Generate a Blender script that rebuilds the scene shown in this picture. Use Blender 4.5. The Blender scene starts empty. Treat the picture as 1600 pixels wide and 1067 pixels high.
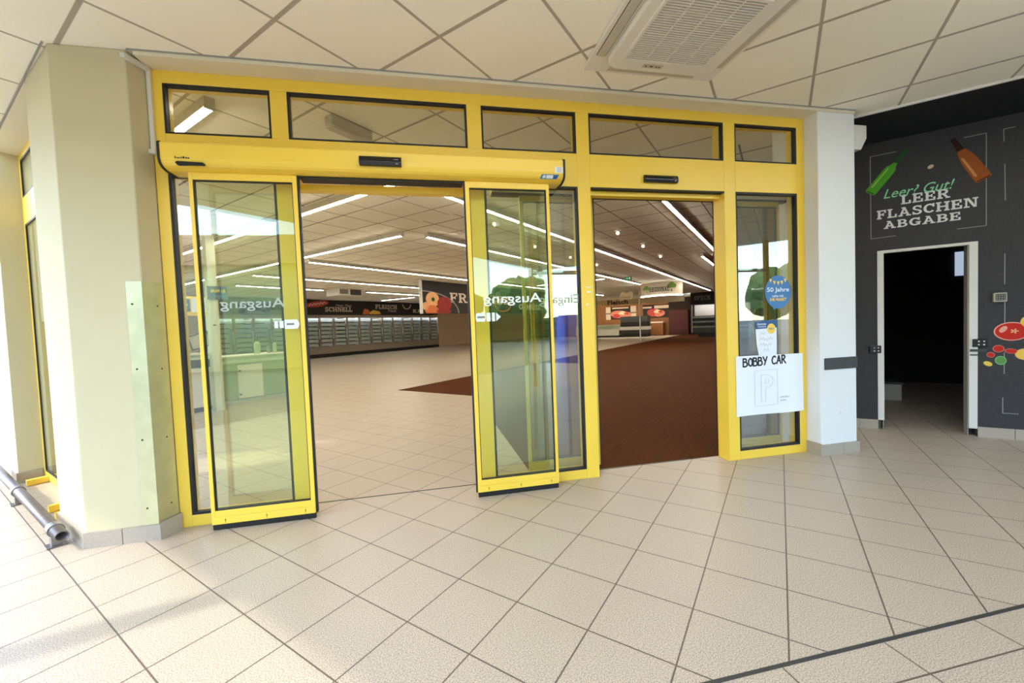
import bpy, bmesh, math, random
from mathutils import Matrix, Vector
random.seed(7)
SC = bpy.context.scene
COL = SC.collection
S = math.sqrt(0.5)
PI = math.pi

# ------------------------------------------------------------------ camera, sky, sun, exposure
cam_data = bpy.data.cameras.new('camera')
cam_data.sensor_width = 36.0
cam_data.lens = 36.0 * 639.8 / 1600.0
cam_data.clip_start = 0.05
cam_data.clip_end = 400
cam = bpy.data.objects.new('camera', cam_data)
COL.objects.link(cam)
cr = Vector((0.97801, -0.20472, -0.03983)); cd = Vector((-0.04668, -0.02875, -0.99850)); cf = Vector((0.20327, 0.97840, -0.03767))
cam.matrix_world = Matrix(((cr.x, -cd.x, -cf.x, 1.6102), (cr.y, -cd.y, -cf.y, -2.9931), (cr.z, -cd.z, -cf.z, 1.2187), (0, 0, 0, 1)))
SC.camera = cam

SUN_EL = math.radians(41)
SUN_DIR = Vector((0.963 * math.cos(SUN_EL), 0.27 * math.cos(SUN_EL), -math.sin(SUN_EL)))   # the way the light travels
world = bpy.data.worlds.new('sky')
SC.world = world
world.use_nodes = True
wn = world.node_tree.nodes
sky = wn.new('ShaderNodeTexSky')
sky.sky_type = 'NISHITA'
sky.sun_disc = False
sky.sun_elevation = SUN_EL
sky.sun_rotation = math.atan2(-SUN_DIR.x, -SUN_DIR.y)
sky.air_density = 1.0
sky.dust_density = 0.6
wn['Background'].inputs['Strength'].default_value = 0.95
world.node_tree.links.new(sky.outputs[0], wn['Background'].inputs[0])
sun_data = bpy.data.lights.new('sun', 'SUN')
sun_data.energy = 2.5
sun_data.angle = math.radians(1.2)
sun_data.color = (1.0, 0.96, 0.88)
sun = bpy.data.objects.new('sun', sun_data)
COL.objects.link(sun)
sun.rotation_euler = SUN_DIR.to_track_quat('-Z', 'Y').to_euler()
LAMP_POWER = 34.0

SC.view_settings.view_transform = 'Standard'
SC.view_settings.look = 'None'
SC.view_settings.gamma = 1.0
SC.view_settings.use_curve_mapping = False
SC.view_settings.exposure = 0.53
SC.cycles.use_denoising = True
SC.cycles.max_bounces = 10
SC.cycles.diffuse_bounces = 6
SC.cycles.glossy_bounces = 4
SC.cycles.transparent_max_bounces = 24
SC.cycles.sample_clamp_indirect = 6.0
SC.cycles.caustics_reflective = False
SC.cycles.caustics_refractive = False

# ------------------------------------------------------------------ frames of reference
# facade frame: x along the entrance, y into the shop. The shop grid is turned 45 degrees: a (back right), b (back left).
I4 = Matrix.Identity(4)
AB = Matrix(((S, -S, 0, 0), (S, S, 0, 0), (0, 0, 1, 0), (0, 0, 0, 1)))
def ab(a, b, z=0.0): return Vector(((a - b) * S, (a + b) * S, z))
def plane_y(x, y, z):                       # upright, facing the camera side (-y); local x right, y up, z outward
    return Matrix(((1, 0, 0, x), (0, 0, -1, y), (0, 1, 0, z), (0, 0, 0, 1)))
def plane_a(a, b, z):                       # upright, facing -a; local x runs towards -b
    p = ab(a, b, z)
    return Matrix(((S, 0, -S, p.x), (-S, 0, -S, p.y), (0, 1, 0, p.z), (0, 0, 0, 1)))
def plane_b(a, b, z):                       # upright, facing -b; local x runs towards +a
    p = ab(a, b, z)
    return Matrix(((S, 0, S, p.x), (S, 0, -S, p.y), (0, 1, 0, p.z), (0, 0, 0, 1)))

# ------------------------------------------------------------------ materials
def lin(c):
    return tuple((v / 255 / 12.92) if v / 255 <= 0.04045 else ((v / 255 + 0.055) / 1.055) ** 2.4 for v in c)
def mat(name, rgb, rough=0.6, metal=0.0, var=0.0, scale=6.0, bump=0.0, spec=0.5, emit=None, power=0.0):
    m = bpy.data.materials.new(name)
    m.use_nodes = True
    nt = m.node_tree
    p = nt.nodes['Principled BSDF']
    c = lin(rgb) + (1,)
    p.inputs['Base Color'].default_value = c
    p.inputs['Roughness'].default_value = rough
    p.inputs['Metallic'].default_value = metal
    p.inputs['Specular IOR Level'].default_value = spec
    if emit:
        p.inputs['Emission Color'].default_value = lin(emit) + (1,)
        p.inputs['Emission Strength'].default_value = power
    if var or bump:
        g = nt.nodes.new('ShaderNodeNewGeometry')
        n = nt.nodes.new('ShaderNodeTexNoise')
        n.inputs['Scale'].default_value = scale
        n.inputs['Detail'].default_value = 5
        nt.links.new(g.outputs['Position'], n.inputs['Vector'])
        if var:
            mx = nt.nodes.new('ShaderNodeMix'); mx.data_type = 'RGBA'
            mx.inputs[6].default_value = tuple(v * (1 - var) for v in c[:3]) + (1,)
            mx.inputs[7].default_value = tuple(min(1, v * (1 + var)) for v in c[:3]) + (1,)
            nt.links.new(n.outputs['Fac'], mx.inputs[0])
            nt.links.new(mx.outputs[2], p.inputs['Base Color'])
        if bump:
            b = nt.nodes.new('ShaderNodeBump')
            b.inputs['Strength'].default_value = bump
            b.inputs['Distance'].default_value = 0.01
            nt.links.new(n.outputs['Fac'], b.inputs['Height'])
            nt.links.new(b.outputs[0], p.inputs['Normal'])
    return m
def glass_mat(name, tint, ior=1.55, extra=0.0):
    m = bpy.data.materials.new(name); m.use_nodes = True
    nt = m.node_tree; nt.nodes.clear()
    out = nt.nodes.new('ShaderNodeOutputMaterial')
    mix = nt.nodes.new('ShaderNodeMixShader')
    tr = nt.nodes.new('ShaderNodeBsdfTransparent'); tr.inputs[0].default_value = tint + (1,)
    gl = nt.nodes.new('ShaderNodeBsdfGlossy'); gl.inputs['Roughness'].default_value = 0.0
    gl.inputs['Color'].default_value = (0.95, 1, 0.97, 1)
    ge = nt.nodes.new('ShaderNodeNewGeometry')
    dt = nt.nodes.new('ShaderNodeVectorMath'); dt.operation = 'DOT_PRODUCT'
    nt.links.new(ge.outputs['Normal'], dt.inputs[0]); nt.links.new(ge.outputs['Incoming'], dt.inputs[1])
    def mth(op, a, b):
        o = nt.nodes.new('ShaderNodeMath'); o.operation = op
        for i, v in enumerate((a, b)):
            if isinstance(v, (int, float)): o.inputs[i].default_value = v
            else: nt.links.new(v, o.inputs[i])
        return o
    f0 = ((ior - 1) / (ior + 1)) ** 2 + extra
    sch = mth('POWER', mth('SUBTRACT', 1.0, mth('ABSOLUTE', dt.outputs['Value'], 0).outputs[0]).outputs[0], 5.0)
    ad = mth('ADD', mth('MULTIPLY', sch.outputs[0], 1 - f0).outputs[0], f0)
    nt.links.new(ad.outputs[0], mix.inputs[0]); nt.links.new(tr.outputs[0], mix.inputs[1]); nt.links.new(gl.outputs[0], mix.inputs[2])
    nt.links.new(mix.outputs[0], out.inputs[0])
    return m

class NT:
    """little helper for the grid shaders"""
    def __init__(s, name):
        s.m = bpy.data.materials.new(name); s.m.use_nodes = True
        s.t = s.m.node_tree; s.p = s.t.nodes['Principled BSDF']
    def n(s, kind, **kw):
        o = s.t.nodes.new(kind)
        for k, v in kw.items(): setattr(o, k, v)
        return o
    def l(s, a, b): s.t.links.new(a, b)
    def math(s, op, a, b=None):
        o = s.n('ShaderNodeMath', operation=op)
        for i, v in enumerate((a, b)):
            if v is None: continue
            if isinstance(v, (int, float)): o.inputs[i].default_value = v
            else: s.l(v, o.inputs[i])
        return o.outputs[0]
    def mix(s, f, a, b):
        o = s.n('ShaderNodeMix', data_type='RGBA')
        if isinstance(f, (int, float)): o.inputs[0].default_value = f
        else: s.l(f, o.inputs[0])
        for i, v in ((6, a), (7, b)):
            if isinstance(v, tuple): o.inputs[i].default_value = v + (1,)
            else: s.l(v, o.inputs[i])
        return o.outputs[2]
    def line(s, coord, period, offset, width):
        """1 on grid lines, 0 elsewhere; and the number of the cell"""
        q = s.math('DIVIDE', s.math('SUBTRACT', coord, offset), period)
        r = s.math('ROUND', q)
        d = s.math('MULTIPLY', s.math('ABSOLUTE', s.math('SUBTRACT', q, r)), period)
        mr = s.n('ShaderNodeMapRange')
        s.l(d, mr.inputs['Value'])
        mr.inputs['From Min'].default_value = width * 0.42; mr.inputs['From Max'].default_value = width * 0.58
        mr.inputs['To Min'].default_value = 1; mr.inputs['To Max'].default_value = 0
        return mr.outputs[0], s.math('FLOOR', q)
    def coords(s):
        g = s.n('ShaderNodeNewGeometry')
        x = s.n('ShaderNodeSeparateXYZ'); s.l(g.outputs['Position'], x.inputs[0])
        X, Y, Z = x.outputs
        A = s.math('MULTIPLY', s.math('ADD', X, Y), S); B = s.math('MULTIPLY', s.math('SUBTRACT', Y, X), S)
        return g, X, Y, Z, A, B

def tile_material():
    T = NT('speckled floor tile')
    g, X, Y, Z, A, B = T.coords()
    la, ia = T.line(A, 1 / 3, 0.819, 0.006); lb, ib = T.line(B, 1 / 3, -0.600, 0.006)
    l2x, i2x = T.line(X, 0.444, 3.207, 0.006); l2y, i2y = T.line(Y, 0.444, -1.970, 0.006)
    beyond = T.math('LESS_THAN', Y, -1.83)
    l1 = T.math('MAXIMUM', la, lb); l2 = T.math('MAXIMUM', l2x, l2y)
    line = T.math('ADD', T.math('MULTIPLY', l1, T.math('SUBTRACT', 1, beyond)), T.math('MULTIPLY', l2, beyond))
    cell = T.n('ShaderNodeCombineXYZ'); T.l(ia, cell.inputs[0]); T.l(ib, cell.inputs[1])
    wn_ = T.n('ShaderNodeTexWhiteNoise', noise_dimensions='2D'); T.l(cell.outputs[0], wn_.inputs['Vector'])
    n1 = T.n('ShaderNodeTexNoise'); n1.inputs['Scale'].default_value = 230; n1.inputs['Detail'].default_value = 2
    T.l(g.outputs['Position'], n1.inputs['Vector'])
    n2 = T.n('ShaderNodeTexNoise'); n2.inputs['Scale'].default_value = 1.3; n2.inputs['Detail'].default_value = 4
    T.l(g.outputs['Position'], n2.inputs['Vector'])
    rp = T.n('ShaderNodeValToRGB')
    rp.color_ramp.elements[0].position = 0.33; rp.color_ramp.elements[0].color = lin((132, 118, 102)) + (1,)
    rp.color_ramp.elements[1].position = 0.62; rp.color_ramp.elements[1].color = lin((208, 193, 171)) + (1,)
    T.l(n1.outputs['Fac'], rp.inputs[0])
    c = T.mix(T.math('MULTIPLY', wn_.outputs['Value'], 0.10), rp.outputs[0], lin((184, 170, 150)))
    dirt = T.n('ShaderNodeMapRange'); T.l(n2.outputs['Fac'], dirt.inputs[0])
    dirt.inputs[1].default_value = 0.55; dirt.inputs[2].default_value = 0.85; dirt.inputs[3].default_value = 0; dirt.inputs[4].default_value = 0.22
    c = T.mix(dirt.outputs[0], c, lin((150, 130, 108)))
    c = T.mix(T.math('MULTIPLY', line, 0.9), c, lin((84, 68, 56)))
    T.l(c, T.p.inputs['Base Color'])
    T.p.inputs['Roughness'].default_value = 0.38
    T.p.inputs['Specular IOR Level'].default_value = 0.45
    bp = T.n('ShaderNodeBump'); bp.inputs['Strength'].default_value = 0.35; bp.inputs['Distance'].default_value = 0.003
    T.l(T.math('SUBTRACT', 1, line), bp.inputs['Height']); T.l(bp.outputs[0], T.p.inputs['Normal'])
    return T.m
def ceiling_material(name, a0, b0, grid=(172, 162, 145)):
    T = NT(name)
    g, X, Y, Z, A, B = T.coords()
    la, ia = T.line(A, 0.625, a0, 0.024); lb, ib = T.line(B, 0.625, b0, 0.018)
    line = T.math('MAXIMUM', la, lb)
    cell = T.n('ShaderNodeCombineXYZ'); T.l(ia, cell.inputs[0]); T.l(ib, cell.inputs[1])
    w = T.n('ShaderNodeTexWhiteNoise', noise_dimensions='2D'); T.l(cell.outputs[0], w.inputs['Vector'])
    n1 = T.n('ShaderNodeTexNoise'); n1.inputs['Scale'].default_value = 90; T.l(g.outputs['Position'], n1.inputs['Vector'])
    c = T.mix(T.math('MULTIPLY', w.outputs['Value'], 0.5), lin((247, 243, 226)), lin((241, 237, 218)))
    c = T.mix(T.math('MULTIPLY', n1.outputs['Fac'], 0.12), c, lin((180, 172, 150)))
    c = T.mix(line, c, lin(grid))
    T.l(c, T.p.inputs['Base Color']); T.p.inputs['Roughness'].default_value = 0.9
    bp = T.n('ShaderNodeBump'); bp.inputs['Strength'].default_value = 0.5; bp.inputs['Distance'].default_value = 0.004
    bp.invert = True
    T.l(line, bp.inputs['Height']); T.l(bp.outputs[0], T.p.inputs['Normal'])
    return T.m
def wood_material():
    T = NT('dark wood plank floor')
    g, X, Y, Z, A, B = T.coords()
    lb, ib = T.line(B, 0.18, 0.0, 0.004)
    st = T.math('MULTIPLY', T.math('FRACT', T.math('MULTIPLY', ib, 0.37)), 1.2)
    la, ia = T.line(T.math('ADD', A, st), 1.2, 0.0, 0.004)
    cell = T.n('ShaderNodeCombineXYZ'); T.l(ia, cell.inputs[0]); T.l(ib, cell.inputs[1])
    w = T.n('ShaderNodeTexWhiteNoise', noise_dimensions='2D'); T.l(cell.outputs[0], w.inputs['Vector'])
    v = T.n('ShaderNodeCombineXYZ'); T.l(T.math('MULTIPLY', A, 2.0), v.inputs[0]); T.l(T.math('MULTIPLY', B, 45), v.inputs[1]); T.l(T.math('MULTIPLY', ib, 3.3), v.inputs[2])
    n = T.n('ShaderNodeTexNoise'); n.inputs['Scale'].default_value = 1; n.inputs['Detail'].default_value = 5; T.l(v.outputs[0], n.inputs['Vector'])
    c = T.mix(n.outputs['Fac'], lin((58, 29, 9)), lin((102, 56, 26)))
    c = T.mix(T.math('MULTIPLY', w.outputs['Value'], 0.45), c, lin((78, 42, 18)))
    c = T.mix(T.math('MULTIPLY', T.math('MAXIMUM', la, lb), 0.6), c, lin((50, 32, 24)))
    T.l(c, T.p.inputs['Base Color']); T.p.inputs['Roughness'].default_value = 0.7; T.p.inputs['Specular IOR Level'].default_value = 0.03
    return T.m
def chalk_material():
    T = NT('dark slate wall print')
    g, X, Y, Z, A, B = T.coords()
    v = T.n('ShaderNodeCombineXYZ'); T.l(T.math('MULTIPLY', B, 9), v.inputs[0]); T.l(T.math('MULTIPLY', Z, 150), v.inputs[1])
    v2 = T.n('ShaderNodeCombineXYZ'); T.l(T.math('MULTIPLY', B, 120), v2.inputs[0]); T.l(T.math('MULTIPLY', Z, 14), v2.inputs[1])
    n1 = T.n('ShaderNodeTexNoise'); n1.inputs['Scale'].default_value = 1; n1.inputs['Detail'].default_value = 4; T.l(v.outputs[0], n1.inputs['Vector'])
    n2 = T.n('ShaderNodeTexNoise'); n2.inputs['Scale'].default_value = 1; n2.inputs['Detail'].default_value = 4; T.l(v2.outputs[0], n2.inputs['Vector'])
    f = T.math('MULTIPLY', T.math('ADD', n1.outputs['Fac'], n2.outputs['Fac']), 0.5)
    c = T.mix(f, lin((31, 30, 32)), lin((74, 72, 73)))
    T.l(c, T.p.inputs['Base Color']); T.p.inputs['Roughness'].default_value = 0.6; T.p.inputs['Specular IOR Level'].default_value = 0.25
    return T.m

M = {
    'yellow': mat('yellow powder coat', (240, 204, 72), 0.36, var=0.05, scale=3),
    'black': mat('black rubber gasket', (16, 15, 14), 0.55),
    'gloss_black': mat('black glossy plastic', (14, 14, 15), 0.18),
    'cream': mat('cream plaster', (200, 191, 154), 0.85, var=0.035, scale=5, bump=0.12),
    'white_wall': mat('white plaster', (226, 228, 226), 0.8, var=0.03, scale=5, bump=0.1),
    'soffit': mat('cream trim paint', (222, 214, 188), 0.7, var=0.03, scale=4),
    'tile': tile_material(),
    'skirting': mat('stone skirting tile', (166, 156, 140), 0.5, var=0.22, scale=160),
    'ceiling': ceiling_material('acoustic tile grid of the porch', 0.268, -0.981 + 0.0),
    'shop_ceiling': ceiling_material('acoustic tile grid of the shop', 0.268, 0.19, (128, 114, 98)),
    'wood': wood_material(),
    'slate': chalk_material(),
    'navy_black': mat('black ceiling paint', (13, 16, 20), 0.7),
    'glass': glass_mat('clear door glass', (0.93, 0.955, 0.92), 1.6, 0.06),
    'leaf_glass': glass_mat('greenish safety glass', (0.93, 0.972, 0.85), 1.5, 0.0),
    'window_glass': glass_mat('transom glass', (0.93, 0.95, 0.92), 1.45),
    'steel': mat('scratched steel sheet', (206, 205, 162), 0.38, 0.6, var=0.22, scale=9),
    'film': mat('beige privacy film', (186, 176, 152), 0.6, var=0.15, scale=3),
    'pipe': mat('grey galvanised pipe', (128, 122, 118), 0.4, 0.8, var=0.2, scale=18),
    'screw': mat('dark screw head', (70, 62, 50), 0.4, 0.7),
    'ac_white': mat('white plastic casing', (226, 222, 210), 0.45),
    'ac_grey': mat('pale grey plastic', (190, 182, 164), 0.5),
    'ac_slot': mat('grey filter mesh', (128, 118, 102), 0.8),
    'white': mat('white paper', (232, 238, 246), 0.6),
    'white_metal': mat('white painted metal', (216, 214, 206), 0.45, var=0.04, scale=9),
    'grey_metal': mat('grey painted metal', (150, 146, 138), 0.45),
    'ink': mat('black marker ink', (28, 26, 26), 0.6),
    'pencil': mat('grey pencil line', (172, 180, 194), 0.7),
    'sign_blue': mat('blue print', (62, 120, 178), 0.5),
    'deep_blue': mat('dark blue print', (36, 82, 140), 0.5),
    'sign_yellow': mat('yellow print', (240, 205, 80), 0.5),
    'sticker_reflection_white': mat('white vinyl and reflected lettering', (226, 232, 224), 0.5),  # real stickers, and the painted reflection lettering on the right leaf
    'reflection_grey': mat('grey reflected lettering', (170, 178, 166), 0.6),  # colour of a dim reflection, painted as letters
    'chalk': mat('chalk white print', (226, 226, 223), 0.8, var=0.12, scale=60),
    'chalk_line': mat('thin chalk line print', (140, 142, 140), 0.8),
    'chalk_green': mat('pale green print', (140, 214, 162), 0.8),
    'green_bottle': mat('green bottle print', (84, 160, 44), 0.7, spec=0.2),
    'green_dark': mat('dark green bottle print', (34, 84, 34), 0.7, spec=0.2),
    'green_light': mat('light green bottle print', (150, 205, 84), 0.7, spec=0.2),
    'brown_bottle': mat('brown bottle print', (150, 80, 32), 0.7, spec=0.2),
    'brown_dark': mat('dark brown bottle print', (44, 22, 14), 0.7, spec=0.2),
    'brown_light': mat('light amber bottle print', (200, 138, 78), 0.7, spec=0.2),
    'tomato': mat('tomato red print', (192, 44, 32), 0.7, spec=0.2),
    'tomato_rim': mat('pale tomato rim print', (226, 160, 140), 0.5),
    'lemon': mat('lemon yellow print', (232, 190, 66), 0.5),
    'leaf_print': mat('leaf green print', (86, 140, 62), 0.5),
    'lamp': mat('lamp diffuser', (255, 252, 244), 0.4, emit=(255, 247, 230), power=LAMP_POWER),
    'porch_fill_lamp': mat('added porch fill lamp', (255, 255, 255), 0.4, emit=(245, 250, 252), power=LAMP_POWER * .8),  # glow of the added porch fill lamps
    'inner_fill': mat('cool inner fill lamp', (245, 250, 255), 0.4, emit=(225, 238, 255), power=60.0),  # added fill glow inside the freezers and the dark shelf
    'spot': mat('spot lamp face', (255, 250, 235), 0.4, emit=(255, 240, 205), power=5.0),
    'lamp_body': mat('grey lamp housing', (186, 180, 166), 0.45),
    'dark_board': mat('dark brown sign board', (33, 25, 20), 0.7, var=0.15, scale=4),
    'banner_text': mat('pale beige lettering', (216, 200, 182), 0.7),
    'freezer': mat('taupe freezer casing', (142, 128, 112), 0.45),
    'freezer_in': mat('pale freezer lining', (206, 212, 216), 0.5),
    'shelf_wire': mat('dark wire shelf', (70, 74, 78), 0.5),
    'shop_wall': mat('beige shop wall', (232, 204, 174), 0.8, var=0.04, scale=2),
    'wall_brown': mat('warm brown panelling', (134, 88, 50), 0.7, var=0.15, scale=3),
    'wall_dark': mat('dark shop wall', (44, 32, 26), 0.85),
    'counter_white': mat('white counter laminate', (228, 230, 218), 0.5),
    'counter_top': mat('pale green counter edge', (196, 210, 180), 0.4),
    'counter_green': mat('sage counter laminate', (160, 176, 138), 0.5),
    'dark_grey': mat('dark grey plastic', (56, 56, 54), 0.5),
    'mid_grey': mat('mid grey plastic', (128, 124, 116), 0.5),
    'dark_red': mat('dark red sheet', (70, 20, 20), 0.7),
    'meat': mat('pink meat print', (206, 128, 108), 0.6, var=0.3, scale=14),
    'meat_red': mat('red meat print', (186, 60, 58), 0.6, var=0.35, scale=12),
    'heart_board': mat('pale cream sign', (240, 222, 184), 0.7),
    'board_light': mat('cream fascia board', (206, 180, 140), 0.7),
    'tree_print': mat('green tree print', (112, 140, 60), 0.7),
    'exit_green': mat('exit sign green', (30, 110, 66), 0.5, emit=(40, 150, 90), power=0.4),
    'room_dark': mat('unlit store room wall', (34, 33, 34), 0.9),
    'asphalt': mat('pale forecourt paving', (112, 109, 103), 0.9, var=0.1, scale=2),
    'bark': mat('brown bark', (84, 66, 50), 0.9, var=0.2, scale=8),
    'foliage': mat('green foliage', (78, 104, 52), 0.9, var=0.35, scale=5),
    'bin_blue': mat('blue container paint', (50, 86, 186), 0.5),
    'olive': mat('olive yellow frame', (206, 178, 66), 0.4),
    'bright_window': mat('store window pane', (190, 200, 215), 0.3, emit=(190, 205, 230), power=0.55),
    'apple_light': mat('pale apple print', (222, 164, 112), 0.7, var=0.25, scale=3),
    'apple_red': mat('red apple print', (140, 30, 18), 0.7, var=0.4, scale=3),
    'apple_orange': mat('orange apple print', (206, 108, 50), 0.7, var=0.3, scale=3),
}

# ------------------------------------------------------------------ building helpers
MW = {}
def world_of(o): return MW.get(o.name, I4)
def obj(name, bm, m, parent=None, bevel=0.0, smooth=False, label=None):
    """one mesh object; bm is in world coordinates and is moved into the parent's frame"""
    bmesh.ops.remove_doubles(bm, verts=bm.verts, dist=1e-6)
    bmesh.ops.recalc_face_normals(bm, faces=bm.faces)
    o = bpy.data.objects.new(name, bpy.data.meshes.new(name))
    COL.objects.link(o)
    if parent is not None:
        mw = world_of(parent); o.parent = parent
        bm.transform(mw.inverted()); MW[o.name] = mw
    else:
        xs = [v.co for v in bm.verts]
        c = Vector(((min(v.x for v in xs) + max(v.x for v in xs)) / 2, (min(v.y for v in xs) + max(v.y for v in xs)) / 2, min(v.z for v in xs)))
        mw = Matrix.Translation(c); o.location = c
        bm.transform(mw.inverted()); MW[o.name] = mw
    if smooth:
        for f in bm.faces: f.smooth = True
    bm.to_mesh(o.data); bm.free()
    o.data.materials.append(M[m])
    if bevel:
        b = o.modifiers.new('bevel', 'BEVEL'); b.width = bevel; b.segments = 2; b.limit_method = 'ANGLE'
    if label: o['label'] = label
    return o
def tag(o, label, cat, group=None):
    o['label'] = label; o['category'] = cat
    if group: o['group'] = group
    return o
def struct(o, label=None):
    o['kind'] = 'structure'
    if label: o['label'] = label
    return o
def thing(name, label, cat, loc, rot=0.0, group=None):
    o = bpy.data.objects.new(name, None); COL.objects.link(o)
    o.empty_display_size = 0.1
    o.location = loc; o.rotation_euler = (0, 0, rot)
    MW[o.name] = Matrix.Translation(Vector(loc)) @ Matrix.Rotation(rot, 4, 'Z')
    return tag(o, label, cat, group)
def dup(root, loc, rot=None, label=None):
    r = root.copy(); COL.objects.link(r); r.location = loc
    if rot is not None: r.rotation_euler = (0, 0, rot)
    if label: r['label'] = label
    for ch in list(root.children):
        c = ch.copy(); COL.objects.link(c); c.parent = r
        for g in ch.children:
            d = g.copy(); COL.objects.link(d); d.parent = c
    return r
def nb(): return bmesh.new()
def box(bm, F, x0, x1, y0, y1, z0, z1):
    v = [bm.verts.new(F @ Vector(p)) for p in ((x0, y0, z0), (x1, y0, z0), (x1, y1, z0), (x0, y1, z0), (x0, y0, z1), (x1, y0, z1), (x1, y1, z1), (x0, y1, z1))]
    for q in ((0, 3, 2, 1), (4, 5, 6, 7), (0, 1, 5, 4), (1, 2, 6, 5), (2, 3, 7, 6), (3, 0, 4, 7)):
        bm.faces.new([v[i] for i in q])
    return bm
def prism(bm, F, pts, z0, z1):
    lo = [bm.verts.new(F @ Vector((x, y, z0))) for x, y in pts]; hi = [bm.verts.new(F @ Vector((x, y, z1))) for x, y in pts]
    n = len(pts)
    bm.faces.new(lo[::-1]); bm.faces.new(hi)
    for i in range(n): bm.faces.new((lo[i], lo[(i + 1) % n], hi[(i + 1) % n], hi[i]))
    return bm
def tube(bm, p0, p1, r, n=16, r1=None, cap=True):
    p0, p1 = Vector(p0), Vector(p1); d = (p1 - p0).normalized()
    u = d.orthogonal().normalized(); w = d.cross(u); r1 = r if r1 is None else r1
    A = [bm.verts.new(p0 + (u * math.cos(t) + w * math.sin(t)) * r) for t in [2 * PI * i / n for i in range(n)]]
    B = [bm.verts.new(p1 + (u * math.cos(t) + w * math.sin(t)) * r1) for t in [2 * PI * i / n for i in range(n)]]
    for i in range(n): bm.faces.new((A[i], A[(i + 1) % n], B[(i + 1) % n], B[i]))
    if cap: bm.faces.new(A[::-1]); bm.faces.new(B)
    return bm
def rim(bm, F, x0, x1, z0, z1, w, y0, y1):
    """an upright picture frame in the x-z plane of F, w wide, from y0 to y1"""
    box(bm, F, x0, x0 + w, y0, y1, z0, z1); box(bm, F, x1 - w, x1, y0, y1, z0, z1)
    box(bm, F, x0 + w, x1 - w, y0, y1, z0, z0 + w); box(bm, F, x0 + w, x1 - w, y0, y1, z1 - w, z1)
    return bm
def ellipse(cx, cy, rx, ry, n=28, rot=0.0):
    c, s = math.cos(rot), math.sin(rot); o = []
    for i in range(n):
        t = 2 * PI * i / n; x, y = rx * math.cos(t), ry * math.sin(t)
        o.append((cx + x * c - y * s, cy + x * s + y * c))
    return o
def dline(bm, F, p0, p1, w, t=0.0012):
    """a flat straight stroke on a decal plane"""
    p0, p1 = Vector(p0), Vector(p1); d = (p1 - p0).normalized(); n = Vector((-d.y, d.x)) * w / 2
    return prism(bm, F, [tuple(p0 - n), tuple(p1 - n), tuple(p1 + n), tuple(p0 + n)], 0, t)

# plain lettering from the built-in typeface, fitted into a w x h rectangle on plane F (origin bottom left)
def text(name, s, F, w, h, m, parent, bold=0.0, shear=0.0, t=0.0012, mirror=False, label=None):
    cu = bpy.data.curves.new('lettering', 'FONT'); cu.body = s; cu.extrude = 0; cu.offset = bold; cu.shear = shear; cu.resolution_u = 3
    to = bpy.data.objects.new('lettering', cu); COL.objects.link(to)
    dg = bpy.context.evaluated_depsgraph_get(); me = bpy.data.meshes.new_from_object(to.evaluated_get(dg))
    bpy.data.objects.remove(to); bpy.data.curves.remove(cu)
    bm = nb(); bm.from_mesh(me); bpy.data.meshes.remove(me)
    xs = [v.co.x for v in bm.verts]; ys = [v.co.y for v in bm.verts]
    x0, x1, y0, y1 = min(xs), max(xs), min(ys), max(ys)
    for v in bm.verts:
        x = (v.co.x - x0) / (x1 - x0) * w
        v.co = F @ Vector((w - x if mirror else x, (v.co.y - y0) / (y1 - y0) * h, t))
    return obj(name, bm, m, parent, label=label)

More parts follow.
